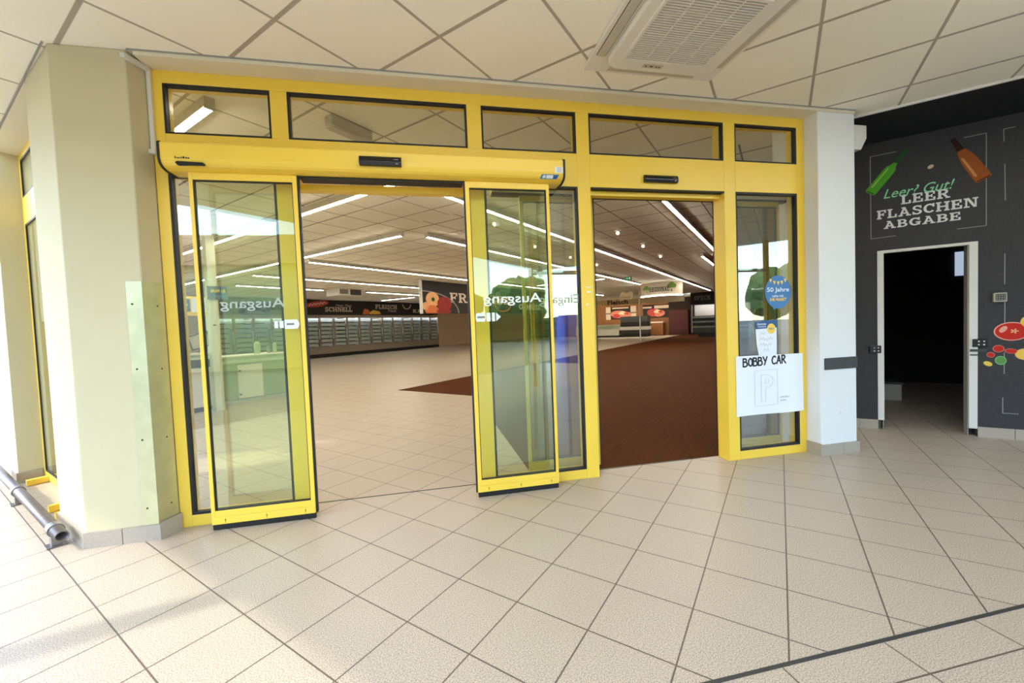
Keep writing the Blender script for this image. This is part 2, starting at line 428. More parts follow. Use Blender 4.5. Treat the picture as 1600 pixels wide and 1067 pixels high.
# slab-serif capitals built from strokes
def R_(a, b, c, d): return [(a, b), (c, b), (c, d), (a, d)]
def arc(cx, cy, rx, ry, t, a0, a1, n=12):
    o = [math.radians(a0 + (a1 - a0) * i / n) for i in range(n + 1)]
    return [[(cx + rx * math.cos(p), cy + ry * math.sin(p)), (cx + rx * math.cos(q), cy + ry * math.sin(q)),
             (cx + (rx - t) * math.cos(q), cy + (ry - t * .75) * math.sin(q)), (cx + (rx - t) * math.cos(p), cy + (ry - t * .75) * math.sin(p))] for p, q in zip(o, o[1:])]
ST = R_(.08, 0, .29, 1); SB = R_(0, 0, .40, .14); STP = R_(0, .86, .40, 1)
SLAB = {
    'I': (.42, [R_(.1, 0, .32, 1), R_(0, 0, .42, .14), R_(0, .86, .42, 1)]),
    'L': (.76, [ST, STP, R_(0, 0, .74, .14), R_(.58, 0, .74, .38)]),
    'E': (.80, [ST, R_(0, .86, .74, 1), R_(0, 0, .78, .14), R_(.29, .43, .55, .57), R_(.46, .34, .57, .66), R_(.60, .66, .74, 1), R_(.62, 0, .78, .36)]),
    'F': (.76, [ST, SB, R_(0, .86, .74, 1), R_(.29, .43, .55, .57), R_(.46, .34, .57, .66), R_(.60, .66, .74, 1)]),
    'P': (.78, [ST, SB, R_(0, .86, .46, 1), R_(.29, .40, .46, .53)] + arc(.44, .70, .34, .30, .2, -90, 90)),
    'R': (.92, [ST, SB, R_(0, .86, .46, 1), R_(.29, .42, .46, .55), [(.36, .46), (.56, .50), (.80, .10), (.60, .10)], R_(.60, 0, .92, .14)] + arc(.44, .71, .34, .29, .2, -90, 90)),
    'B': (.84, [ST, R_(0, .86, .46, 1), R_(0, 0, .46, .14), R_(.29, .44, .46, .57)] + arc(.44, .73, .30, .27, .2, -90, 90) + arc(.44, .28, .37, .28, .2, -90, 90)),
    'D': (.86, [ST, R_(0, .86, .42, 1), R_(0, 0, .42, .14)] + arc(.40, .5, .43, .5, .22, -90, 90)),
    'S': (.74, arc(.37, .73, .34, .27, .19, 20, 270) + arc(.37, .27, .36, .28, .19, -160, 90) + [R_(.58, .66, .70, .98), R_(.02, .02, .14, .34)]),
    'C': (.84, arc(.46, .5, .45, .5, .22, 40, 320) + [R_(.68, .62, .82, 1)]),
    'G': (.92, arc(.46, .5, .45, .5, .22, 40, 325) + [R_(.68, .64, .82, 1), R_(.50, .34, .90, .48), R_(.66, .06, .84, .48)]),
    'A': (.98, [[(.06, 0), (.26, 0), (.56, 1), (.40, 1)], [(.54, 1), (.40, 1), (.68, 0), (.90, 0)], R_(.26, .26, .70, .39), R_(0, 0, .36, .14), R_(.60, 0, .98, .14), R_(.24, .88, .56, 1)]),
    'H': (.98, [ST, SB, STP, R_(.68, 0, .89, 1), R_(.58, 0, .98, .14), R_(.58, .86, .98, 1), R_(.2, .43, .8, .57)]),
    'N': (.98, [R_(.10, 0, .24, 1), SB, R_(0, .86, .34, 1), R_(.74, 0, .88, 1), R_(.60, .86, .98, 1), [(.14, 1), (.36, 1), (.88, 0), (.66, 0)]]),
    'M': (1.16, [R_(.10, 0, .26, 1), SB, R_(.88, 0, 1.08, 1), R_(.76, 0, 1.16, .14), R_(0, .86, .34, 1), R_(.82, .86, 1.16, 1), [(.14, 1), (.36, 1), (.66, .2), (.52, .2)], [(.82, 1), (1.02, 1), (.66, .2), (.52, .2)]]),
    'U': (.92, [R_(.08, .35, .29, 1), STP, R_(.66, .35, .82, 1), R_(.54, .86, .92, 1)] + arc(.45, .38, .37, .38, .2, 180, 360)),
    'Ü': (.92, [R_(.08, .35, .29, 1), STP, R_(.66, .35, .82, 1), R_(.54, .86, .92, 1), R_(.18, 1.08, .34, 1.24), R_(.56, 1.08, .72, 1.24)] + arc(.45, .38, .37, .38, .2, 180, 360)),
    'K': (.96, [ST, SB, STP, [(.29, .40), (.29, .58), (.64, .92), (.84, .92)], [(.36, .54), (.54, .62), (.86, .08), (.62, .08)], R_(.56, 0, .96, .14), R_(.56, .86, .94, 1)]),
    'O': (.92, arc(.46, .5, .45, .5, .22, 0, 360, 24)),
}
def slab(name, s, F, w, h, m, parent, t=0.0012, gap=.09):
    bm = nb(); x = 0.0; polys = []
    for ch in s:
        if ch == ' ': x += .4; continue
        adv, ps = SLAB[ch]
        polys += [[(px + x, py) for px, py in p] for p in ps]; x += adv + gap
    W = x - gap
    for k, p in enumerate(polys):
        vs = [bm.verts.new(F @ Vector((px / W * w, py * h, t))) for px, py in p]
        bm.faces.new(vs)
    # strokes overlap in one plane: keep the normals facing out
    o = bpy.data.objects.new(name, bpy.data.meshes.new(name)); COL.objects.link(o)
    mw = world_of(parent); o.parent = parent; bm.transform(mw.inverted()); MW[o.name] = mw
    bm.to_mesh(o.data); bm.free(); o.data.materials.append(M[m])
    return o

ZC = 2.93          # ceiling height
# ------------------------------------------------------------------ setting: floors
bm = nb(); prism(bm, AB, [(-3.3, -10.5), (35, -10.5), (35, 17.6), (-3.3, 17.6)], -0.12, 0.0)
struct(obj('floor', bm, 'tile'), 'beige speckled tile floor laid diagonally')
bm = nb(); prism(bm, I4, [(2.4, .17), (2.4, 4.25), tuple(ab(4.7, 3.3)[:2]), tuple(ab(34, 3.3)[:2]), tuple(ab(34, -3.3)[:2]), tuple(ab(3.52, -3.3)[:2])], 0.0005, 0.004)
struct(obj('floor', bm, 'wood'), 'dark brown plank floor area inside the shop')
bm = nb(); box(bm, I4, -120, 120, -120, 120, -0.30, -0.125)
struct(obj('ground', bm, 'asphalt'))
bm = nb(); box(bm, I4, -1.0, 8.2, -1.829, -1.814, -0.005, 0.0015)
struct(obj('trim_1', bm, 'dark_grey'), 'dark movement joint across the tiles')
bm = nb(); box(bm, I4, .0, 4.9, .145, .157, -0.005, 0.0012)
struct(obj('trim_2', bm, 'ink'), 'dark joint at the door threshold')

# ------------------------------------------------------------------ setting: ceilings
bm = nb(); prism(bm, AB, [(-3.1, -10.4), (3.76, -10.4), (3.76, -3.45), (3.76, 2.0), (-3.1, 2.0)], ZC, ZC + .25)
struct(obj('ceiling', bm, 'ceiling'), 'suspended tile ceiling of the entrance porch')
bm = nb(); prism(bm, AB, [(-.25, 2.0), (3.76, 2.0), (3.76, -3.45), (34.6, -3.45), (34.6, 17.4), (-.25, 17.4)], ZC, ZC + .25)
struct(obj('ceiling', bm, 'shop_ceiling'), 'suspended tile ceiling of the shop')
bm = nb(); prism(bm, AB, [(3.76, -10.4), (4.8, -10.4), (4.8, -3.45), (3.76, -3.45)], ZC - .004, ZC + .25)
struct(obj('ceiling', bm, 'navy_black'), 'black strip of ceiling along the slate wall')
bm = nb(); prism(bm, AB, [(3.750, -10.4), (3.764, -10.4), (3.764, -3.75), (3.750, -3.75)], ZC - .018, ZC)
struct(obj('trim_3', bm, 'white_metal'))
bm = nb(); box(bm, I4, .0, 5.25, -.137, .13, 2.90, ZC)
struct(obj('trim_4', bm, 'soffit'), 'cream soffit over the yellow entrance frame')
bm = nb(); box(bm, I4, -.03, 5.25, -.143, -.1375, 2.922, ZC)
struct(obj('trim_5', bm, 'grey_metal'))
bm = nb(); prism(bm, AB, [(-.412, .21), (-.404, .21), (-.404, 2.0), (-.412, 2.0)], 2.922, ZC)
struct(obj('trim_6', bm, 'grey_metal'))
bm = nb(); prism(bm, AB, [(-.402, .81), (-.25, .81), (-.25, 2.64), (-.402, 2.64)], 2.905, 3.18)
struct(obj('trim_7', bm, 'soffit'), 'cream soffit over the left window niche')

# ------------------------------------------------------------------ setting: walls of the shop
def abbox(name, m, a0, a1, b0, b1, z0, z1, label=None):
    bm_ = nb(); box(bm_, AB, a0, a1, b0, b1, z0, z1)
    return struct(obj(name, bm_, m), label)
for k, (b0, b1, z0, z1) in enumerate(((2.64, 5.4, 0, ZC), (5.4, 17.4, 0, .9), (5.4, 17.4, 2.6, ZC), (9.2, 9.8, .9, 2.6), (13.6, 14.2, .9, 2.6))): abbox('wall_left', 'white_wall', -.25, -.12, b0, b1, z0, z1)
for k, (b0, b1) in enumerate(((5.4, 9.2), (9.8, 13.6), (14.2, 17.4))):
    bm = nb(); FB_ = AB @ Matrix(((0, 1, 0, 0), (1, 0, 0, 0), (0, 0, 1, 0), (0, 0, 0, 1))); rim(bm, FB_, b0, b1, .9, 2.6, .06, -.24, -.18); box(bm, FB_, (b0 + b1) / 2 - .03, (b0 + b1) / 2 + .03, -.24, -.18, .96, 2.54)
    struct(obj('window_%d' % (k + 2), bm, 'yellow'), 'yellow framed shop window in the left wall')
bm = nb(); prism(bm, AB, [(-3.1, 6.4), (-.26, 6.4), (-.26, 17.4), (-3.1, 17.4)], ZC, ZC + .25); struct(obj('ceiling', bm, 'soffit'))  # added overhang, unseen, keeps the sun out of the left windows
abbox('wall_back', 'shop_wall', -.12, 34.5, 17.25, 17.4, 0, ZC)
abbox('wall_end', 'wall_brown', 33.4, 33.55, 4.2, 17.25, 0, ZC)
abbox('wall_end', 'wall_dark', 33.4, 33.55, -3.3, 4.2, 0, ZC)
abbox('wall_right', 'wall_dark', 4.8, 33.4, -3.45, -3.3, 0, ZC)

# left pillar (45 degree chamfer), tile skirting, steel corner guard
t = thing('pillar', 'cream chamfered pillar left of the yellow entrance with a steel corner guard', 'pillar', (-.25, -.05, 0))
c1, c2 = ab(-.402, .80), ab(-.12, .80)
foot = [(-.425, -.127), (-.045, -.127), (-.006, .0), (-.006, .14), (c2.x + .25, .45), (c2.x, c2.y), (c1.x, c1.y)]
bm = nb(); prism(bm, I4, foot, 0, ZC); obj('shaft', bm, 'cream', t, bevel=.006)
bm = nb()
q1, q2 = ab(-.415, .80), ab(-.415, .196)
prism(bm, I4, [(c1.x, c1.y), (q1.x, q1.y), (-.432, -.140), (-.425, -.127)], 0, .095)
prism(bm, I4, [(-.432, -.140), (-.236, -.140), (-.236, -.127), (-.425, -.127)], 0, .095)
prism(bm, I4, [(-.232, -.140), (-.034, -.140), (-.040, -.127), (-.232, -.127)], 0, .095)
prism(bm, I4, [(-.033, -.139), (.018, -.012), (.004, -.004), (-.043, -.127)], 0, .105)
obj('skirting', bm, 'skirting', t)
bm = nb()
prism(bm, I4, [(-.128, -.1305), (-.045, -.1305), (-.045, -.127), (-.128, -.127)], .096, 1.575)
prism(bm, I4, [(-.045, -.1305), (-.0035, -.006), (-.006, -.004), (-.047, -.127)], .096, 1.575)
cg = obj('corner_guard', bm, 'steel', t, label='bare steel corner guard')
for z in (.20, .62, 1.05, 1.44):
    bm = nb(); tube(bm, (-.100, -.1300, z), (-.100, -.1335, z), .0055, 10)
    dx, dy = -.018, -.045
    tube(bm, (dx - .002, dy, z - .01), (dx + .002, dy - .0015, z - .01), .005, 10)
    obj('screw', bm, 'screw', cg)
t = thing('cable_duct', 'thin white cable trunking running down beside the top left frame corner', 'cable duct', (-.01, -.03, 2.38))
bm = nb(); box(bm, I4, -.005, .018, -.024, -.001, 2.40, 2.895); obj('trunking', bm, 'white_metal', t, bevel=.003)
bm = nb(); prism(bm, I4, [(-.058, -.150), (-.034, -.150), (.018, -.024), (-.005, -.024)], 2.872, 2.898); obj('trunking', bm, 'white_metal', t)
bm = nb(); box(bm, I4, -.014, .022, -.032, -.001, 2.372, 2.40); obj('junction_box', bm, 'white_metal', t, bevel=.003)

# pillar beyond the left window niche, seen edge on
t = thing('pillar', 'plain cream pillar at the far left beyond the side window', 'pillar', ab(-.33, 2.52))
bm = nb(); box(bm, AB, -.402, -.12, 2.40, 2.64, 0, ZC); obj('shaft', bm, 'cream', t, bevel=.004)
bm = nb(); box(bm, AB, -.415, -.402, 2.39, 2.65, 0, .095); box(bm, AB, -.402, -.26, 2.387, 2.40, 0, .095); obj('skirting', bm, 'skirting', t)

# right pillar
t = thing('pillar', 'white square pillar between the yellow entrance and the slate wall', 'pillar', (5.06, .1, 0))
bm = nb(); box(bm, I4, 4.874, 5.255, -.127, .33, 0, ZC); obj('shaft', bm, 'white_wall', t, bevel=.006)
bm = nb()
for x0, x1 in ((4.864, 5.098), (5.102, 5.27)): box(bm, I4, x0, x1, -.140, -.127, 0, .095)
box(bm, I4, 4.862, 4.874, -.139, -.002, 0, .105); box(bm, I4, 5.255, 5.268, -.139, .30, 0, .095)
obj('skirting', bm, 'skirting', t)
bm = nb(); box(bm, I4, 4.914, 5.258, -.136, -.1272, .738, .838); obj('bumper_strip', bm, 'dark_grey', t, bevel=.003, label='dark grey bumper strip')
bm = nb(); tube(bm, (5.08, -.127, .36), (5.08, -.1295, .36), .012, 12); obj('plug', bm, 'white_metal', t)
bm = nb(); prism(bm, plane_y(0, -.10, 0), [(5.256, 2.62), (5.256, 2.83), (5.42, 2.83), (5.42, 2.72), (5.36, 2.62)], -.22, 0)
tag(obj('junction_box', bm, 'white_metal', bevel=.004), 'small white box mounted high on the right side of the white pillar', 'box')

# ------------------------------------------------------------------ slate wall with the door opening
AW = 4.62
t = thing('wall_right', 'dark slate-print wall with painted lettering and bottles', 'wall', ab(AW, -4.4)); struct(t)
del t['category']
WALL = t
bm = nb()
box(bm, AB, AW, AW + .12, -4.096, -3.45, 0, ZC)
box(bm, AB, AW, AW + .12, -4.800, -4.096, 1.834, ZC)
box(bm, AB, AW, AW + .12, -10.4, -4.800, 0, ZC)
obj('wall_panel', bm, 'slate', WALL)
bm = nb()
for b0, b1 in ((-4.095, -3.95), (-3.948, -3.6)): box(bm, AB, AW - .012, AW - .0005, b0, b1, 0, .095)
b = -4.803
for w in (.235, .333, .333, .333, .333, .333, .333): box(bm, AB, AW - .012, AW - .0005, b - w + .004, b, 0, .095); b -= w
obj('skirting', bm, 'skirting', WALL)
# printed decoration (flat prints on the wall)
def on_wall(b=0.0, z=0.0, off=.001): return plane_a(AW - off, b, z)
W0 = on_wall()
def wp(b, z): return (-b, z)          # wall coordinates: x = -b
slab('lettering', 'LEER', on_wall(-4.277, 2.272), .344, .088, 'chalk', WALL)
slab('lettering', 'FLASCHEN', on_wall(-4.095, 2.154), .708, .088, 'chalk', WALL)
slab('lettering', 'ABGABE', on_wall(-4.147, 2.050), .545, .076, 'chalk', WALL)
text('lettering', 'Leer? Gut!', on_wall(-4.146, 2.352), .505, .092, 'chalk_green', WALL, bold=.004, shear=.35, t=.0022)
bm = nb(); F = on_wall()
for p, q in (((-4.046, 2.796), (-4.049, 1.965)), ((-4.853, 2.807), (-4.855, 1.969)), ((-4.046, 2.797), (-4.243, 2.800)), ((-4.049, 1.966), (-4.240, 1.970)),
             ((-4.666, 1.968), (-4.855, 1.969)), ((-4.71, 2.805), (-4.853, 2.807)), ((-4.959, 2.811), (-4.961, 2.70)), ((-4.967, 2.50), (-4.971, 2.174)), ((-4.959, 2.811), (-5.03, 2.812)),
             ((-4.970, 1.70), (-4.970, 1.42)), ((-4.972, 1.26), (-4.972, 1.06)), ((-4.970, .80), (-4.970, .60)), ((-4.962, .38), (-4.962, .235)), ((-4.962, .236), (-5.06, .236))):
    dline(bm, F, wp(*p), wp(*q), .006, .0006)
obj('chalk_lines', bm, 'chalk_line', WALL)
def bottle_print(p_base, p_top, prof, cols, hi):
    x0, y0 = wp(*p_base); x1, y1 = wp(*p_top); L = math.hypot(x1 - x0, y1 - y0); ang = math.atan2(y1 - y0, x1 - x0) - PI / 2
    c, s = math.cos(ang), math.sin(ang)
    tr = lambda u, v: (x0 + u * c - v * s, y0 + u * s + v * c)
    body = [tr(r, h * L) for h, r in prof] + [tr(-r, h * L) for h, r in prof[::-1]]
    bm = nb(); prism(bm, F, body, 0, .0012); o = obj('bottle_print', bm, cols[0], WALL)
    bm = nb(); k = [q for q in prof if q[0] >= .70]; prism(bm, F, [tr(r * .98, h * L) for h, r in k] + [tr(-r * .98, h * L) for h, r in k[::-1]], .0012, .002)
    prism(bm, F, [tr(prof[0][1] * .8, .005), tr(prof[0][1], .03 * L), tr(-prof[0][1], .03 * L), tr(-prof[0][1] * .8, .005)], .0012, .002)
    obj('shade_print', bm, cols[1], o)
    bm = nb(); prism(bm, F, [tr(-hi * .9, .12 * L), tr(-hi * .45, .12 * L), tr(-hi * .45, .55 * L), tr(-hi * .8, .58 * L)], .0012, .002); obj('highlight_print', bm, cols[2], o)
bottle_print((-4.040, 2.428), (-4.325, 2.802), [(0, .034), (.03, .046), (.52, .046), (.58, .041), (.65, .021), (.70, .015), (.98, .015), (1, .017)], ('green_bottle', 'green_dark', 'green_light'), .032)
bottle_print((-4.842, 2.392), (-4.634, 2.812), [(0, .052), (.03, .057), (.45, .055), (.58, .046), (.72, .028), (.86, .020), (.99, .019), (1, .017)], ('brown_bottle', 'brown_dark', 'brown_light'), .045)
bm = nb(); prism(bm, F, ellipse(4.488, 2.592, .023, .017, rot=.5), 0, .002); obj('crown_cap_print', bm, 'board_light', WALL)
def fruit(b, z, rx, ry, m, rim_m=None, rot=0.0, name='fruit_print'):
    bm = nb(); prism(bm, F, ellipse(-b, z, rx, ry, rot=rot), 0, .0010)
    o = obj(name, bm, rim_m or m, WALL)
    if rim_m:
        bm = nb(); prism(bm, F, ellipse(-b, z, rx * .92, ry * .90, rot=rot), .0010, .0020); obj('flesh_print', bm, m, o)
    return o
tm = fruit(-5.015, .990, .112, .085, 'tomato', 'tomato_rim')
bm = nb()
for k in range(5): prism(bm, F, ellipse(5.03 + .016 * math.cos(k * 1.26), .992 + .013 * math.sin(k * 1.26), .012, .006, 10, k * 1.26), .0020, .0028)
obj('core_print', bm, 'apple_light', tm)
bm = nb(); prism(bm, F, ellipse(4.962, 1.010, .020, .034, 14, -.6), .0020, .0028); obj('highlight_print', bm, 'tomato_rim', tm)
fruit(-4.934, .832, .036, .033, 'tomato', 'tomato_rim')
fruit(-5.012, .810, .040, .022, 'tomato', 'tomato_rim', -.1)
fruit(-4.886, .775, .026, .024, 'tomato', 'tomato_rim', -.3)
fruit(-4.868, .693, .032, .022, 'lemon', 'leaf_print', -.5)
fruit(-4.948, .724, .036, .040, 'leaf_print', 'chalk_green', .2, 'leaf_print')
fruit(-5.096, .782, .062, .052, 'lemon', 'apple_light')
fruit(-5.11, 1.070, .045, .055, 'lemon', 'apple_light')
fruit(-5.14, .90, .052, .06, 'tomato', 'tomato_rim')
fruit(-5.20, 1.02, .085, .075, 'tomato', 'tomato_rim')

# door frame of the store room
t = thing('door_1', 'white steel door frame of the dark store room', 'door frame', ab(AW, -4.45)); struct(t); del t['category']
bm = nb()
box(bm, AB, AW - .008, AW + .03, -4.144, -4.094, .095, 1.834); box(bm, AB, AW - .008, AW + .03, -4.802, -4.745, .075, 1.834); box(bm, AB, AW - .008, AW + .03, -4.745, -4.144, 1.808, 1.834)
obj('frame', bm, 'white_metal', t, bevel=.002)
bm = nb(); box(bm, AB, AW + .03, AW + .13, -4.752, -4.745, 0, 1.83); box(bm, AB, AW + .03, AW + .13, -4.144, -4.137, 0, 1.83); box(bm, AB, AW + .03, AW + .13, -4.745, -4.144, 1.815, 1.83)
obj('jamb', bm, 'grey_metal', t)
def bracket(b0, b1, z0, z1, label):
    t = thing('door_bracket', label, 'bracket', ab(AW - .015, (b0 + b1) / 2, z0))
    bm = nb(); box(bm, AB, AW - .022, AW - .009, b0, b1, z0, z1); obj('plate', bm, 'gloss_black', t, bevel=.002)
    bm = nb()
    for u, w in ((.25, .3), (.25, .7), (.6, .3), (.6, .7)):
        p = ab(AW - .022, b0 + (b1 - b0) * u, z0 + (z1 - z0) * w); q = ab(AW - .025, b0 + (b1 - b0) * u, z0 + (z1 - z0) * w); tube(bm, p, q, .006, 10)
    obj('screw', bm, 'white_metal', t)
    return t
bracket(-4.12, -4.03, .790, .868, 'black screwed bracket on the left post of the store room door')
t = bracket(-4.862, -4.765, .850, .924, 'black screwed bracket on the right post of the store room door')
bm = nb(); box(bm, AB, AW - .014, AW - .0085, -4.86, -4.75, .805, .829); box(bm, AB, AW - .014, AW - .0085, -4.80, -4.75, .768, .780); obj('strap', bm, 'dark_grey', t)
t = thing('keypad', 'small beige keypad on the slate wall right of the store room door', 'keypad', ab(AW - .02, -4.93, 1.255))
bm = nb(); box(bm, AB, AW - .040, AW - .0005, -4.975, -4.895, 1.262, 1.345); obj('housing', bm, 'ac_grey', t, bevel=.005)
bm = nb(); box(bm, AB, AW - .0415, AW - .040, -4.968, -4.902, 1.272, 1.335); k = obj('key_field', bm, 'dark_grey', t)
bm = nb()
for i in range(4):
    for j in range(3): box(bm, AB, AW - .0425, AW - .0415, -4.964 + .016 * i, -4.954 + .016 * i, 1.277 + .019 * j, 1.290 + .019 * j)
obj('keys', bm, 'mid_grey', k)

# store room behind the slate wall
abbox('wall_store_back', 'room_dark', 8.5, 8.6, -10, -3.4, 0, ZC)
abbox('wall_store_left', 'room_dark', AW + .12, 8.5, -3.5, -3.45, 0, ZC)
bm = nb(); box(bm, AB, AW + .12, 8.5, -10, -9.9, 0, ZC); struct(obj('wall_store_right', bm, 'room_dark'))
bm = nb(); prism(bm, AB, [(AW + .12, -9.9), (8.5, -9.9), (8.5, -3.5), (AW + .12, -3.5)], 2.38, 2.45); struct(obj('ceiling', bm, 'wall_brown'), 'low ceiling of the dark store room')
abbox('window_1', 'bright_window', 8.47, 8.5, -5.90, -5.62, 1.74, 2.12, 'small bright window in the dark store room')
t = thing('crate', 'pale plastic crate on the floor just inside the store room', 'crate', ab(6.70, -4.44))
bm = nb(); box(bm, AB, 6.5, 6.9, -4.62, -4.28, 0, .02); rim(bm, AB @ Matrix.Rotation(0, 4, 'X'), 6.5, 6.9, .02, .22, .02, -4.62, -4.60)
box(bm, AB, 6.5, 6.9, -4.30, -4.28, .02, .22); box(bm, AB, 6.5, 6.52, -4.60, -4.30, .02, .22); box(bm, AB, 6.88, 6.9, -4.60, -4.30, .02, .22)
obj('tray', bm, 'ac_grey', t)
bm = nb(); box(bm, AB, 6.48, 6.92, -4.64, -4.26, .22, .25); obj('lid', bm, 'dark_grey', t)

# ------------------------------------------------------------------ yellow entrance frame
t = thing('entrance_frame', 'yellow aluminium entrance frame with a row of five transom windows', 'door frame', (2.436, .06, 0))
FR = t
def y_part(name, x0, x1, z0, z1, y0=0.0, y1=.11, m='yellow', parent=None, bevel=.0025):
    bm_ = nb(); box(bm_, I4, x0, x1, y0, y1, z0, z1); return obj(name, bm_, m, parent or FR, bevel)
y_part('post', .0, .066, 0, 2.90)
y_part('post', .684, .800, 0, 2.262); y_part('post', .677, .779, 2.512, 2.822)
y_part('post', 1.962, 2.069, 0, 2.262); y_part('post', 1.965, 2.069, 2.512, 2.822)
y_part('post', 2.793, 2.897, 0, 2.822, 0, .125); y_part('post', 4.077, 4.184, 0, 2.822, 0, .135)
y_part('post', 4.798, 4.872, 0, 2.90)
y_part('rail', .066, 4.798, 2.822, 2.90)
for x0, x1 in ((.066, 2.793), (2.897, 4.077), (4.184, 4.798)): y_part('rail', x0, x1, 2.262, 2.512)
for x0, x1 in ((.066, .684), (2.069, 2.793), (4.184, 4.798)): y_part('rail', x0, x1, 0.001, .074)
y_part('header_strip', .80, 1.962, 2.196, 2.240, .05, .12); y_part('header_strip', 2.897, 4.077, 2.215, 2.250, .05, .12)
y_part('door_slot', .852, 1.907, 2.227, 2.238, -.10, -.002, 'black', bevel=0); y_part('door_slot', 2.897, 4.077, 2.252, 2.262, .0, .05, 'black', bevel=0)
def pane(x0, x1, z0, z1, gw=.013, g='window_glass', name='transom_window'):
    bm_ = nb(); rim(bm_, I4, x0, x1, z0, z1, gw, .004, .040); o = obj('gasket' if name is None else name, bm_, 'black', FR)
    bm_ = nb(); box(bm_, I4, x0 + gw, x1 - gw, .024, .030, z0 + gw, z1 - gw); obj('pane', bm_, g, o)
for x0, x1 in ((.066, .677), (.779, 1.965), (2.069, 2.793), (2.897, 4.079), (4.184, 4.798)): pane(x0, x1, 2.512, 2.822)
for x0, x1 in ((.066, .684), (2.069, 2.793), (4.184, 4.798)): pane(x0, x1, .074, 2.262, .016, 'glass', 'side_window')
for x, z, w, h in ((2.835, 1.492, .04, .007), (2.838, 1.452, .034, .012), (2.832, 1.352, .012, .016)):
    bm = nb(); prism(bm, plane_y(x, -.0003, z), [(0, 0), (w, 0), (w, h), (0, h)], 0, .001); obj('label_residue', bm, 'sticker_reflection_white', FR)

# ------------------------------------------------------------------ operator box over the sliding doors
t = thing('door_operator', 'long yellow door operator box with black end caps over the sliding doors', 'door operator', (1.37, -.09, 2.24))
prof = [(0, 2.39), (-.168, 2.39), (-.176, 2.386), (-.18, 2.378), (-.18, 2.296), (-.178, 2.284), (-.171, 2.268), (-.158, 2.255), (-.14, 2.247), (-.11, 2.240), (0, 2.240)]
FX = Matrix(((0, 0, 1, 0), (1, 0, 0, 0), (0, 1, 0, 0), (0, 0, 0, 1)))      # local (x,y,z) -> world (y,z,x)
bm = nb(); prism(bm, FX, prof, .124, 2.617); cov = obj('cover', bm, 'yellow', t)
capp = [(0, 2.394), (-.170, 2.394), (-.180, 2.389), (-.185, 2.380), (-.185, 2.294), (-.183, 2.281), (-.175, 2.263), (-.160, 2.249), (-.14, 2.241), (-.11, 2.234), (0, 2.234)]
bm = nb(); prism(bm, FX, capp, .112, .124); obj('end_cap', bm, 'black', t)
bm = nb(); prism(bm, FX, capp, 2.617, 2.631); obj('end_cap', bm, 'black', t)
bm = nb(); prism(bm, plane_y(.20, -.172, 2.251), [(.012, 0), (.150, .002), (.158, .008), (.145, .02), (.01, .024), (0, .016)], -.004, .012)
obj('key_switch', bm, 'gloss_black', t, bevel=.002)
bm = nb()
for k, (x, w, h) in enumerate(((0, .006, .013), (.009, .004, .008), (.015, .01, .007), (.027, .006, .007), (.035, .004, .012), (.042, .012, .012), (.057, .010, .009), (.069, .009, .008))):
    prism(bm, plane_y(.199 + x, -.1802, 2.291), [(0, 0), (w, 0), (w * .8, h), (0, h)], 0, .0006)
obj('maker_mark', bm, 'ink', t)
bm = nb(); prism(bm, plane_y(2.556, -.1803, 2.292), [(0, 0), (.058, 0), (.058, .042), (0, .042)], 0, .0006); k = obj('type_plate', bm, 'white', t, label='small white type plate sticker')
bm = nb()
for i in range(5): prism(bm, plane_y(2.556, -.1809, 2.292), [(.012, .005 + .0075 * i), (.052 - .006 * (i % 2), .005 + .0075 * i), (.052 - .006 * (i % 2), .008 + .0075 * i), (.012, .008 + .0075 * i)], 0, .0004)
obj('print', bm, 'mid_grey', k)
# the blue strip label sits on the sloping lower edge
Fs = Matrix(((1, 0, 0, 2.446), (0, -.62, -.78, -.1600), (0, .78, -.62, 2.2545), (0, 0, 0, 1)))
bm = nb(); prism(bm, Fs, [(0, 0), (.125, 0), (.138, .032), (.012, .032)], .001, .003); k = obj('service_label', bm, 'sign_blue', t, label='blue and white service label')
bm = nb(); prism(bm, Fs, [(.016, .006), (.038, .006), (.042, .026), (.022, .026)], .003, .0036); prism(bm, Fs, [(.044, .005), (.095, .005), (.095, .028), (.048, .028)], .003, .0036); obj('print', bm, 'sticker_reflection_white', k)
bm = nb(); prism(bm, Fs, [(.096, .004), (.122, .004), (.130, .028), (.1, .02)], .003, .0036); obj('print', bm, 'deep_blue', k)

def sensor(x0, x1, z0, z1, y, label):
    t = thing('motion_sensor', label, 'sensor', ((x0 + x1) / 2, y, z0))
    bm_ = nb(); prism(bm_, FX, [(y, z1), (y - .018, z1), (y - .030, z1 - .012), (y - .034, z0 + .02), (y - .024, z0), (y, z0)], x0, x1); o = obj('housing', bm_, 'gloss_black', t, bevel=.003)
    bm_ = nb(); box(bm_, I4, x1 - .035, x1 - .02, y - .0355, y - .030, z0 + .008, z0 + .014); obj('indicator', bm_, 'grey_metal', t)
    bm_ = nb(); box(bm_, I4, x1 - .05, x1 - .018, y - .0345, y - .028, z1 - .024, z1 - .021); obj('print', bm_, 'grey_metal', t)
sensor(1.240, 1.502, 2.286, 2.346, -.18, 'black motion sensor mounted on the long yellow operator box')
sensor(3.344, 3.635, 2.309, 2.366, 0, 'black motion sensor mounted above the right-hand doorway')

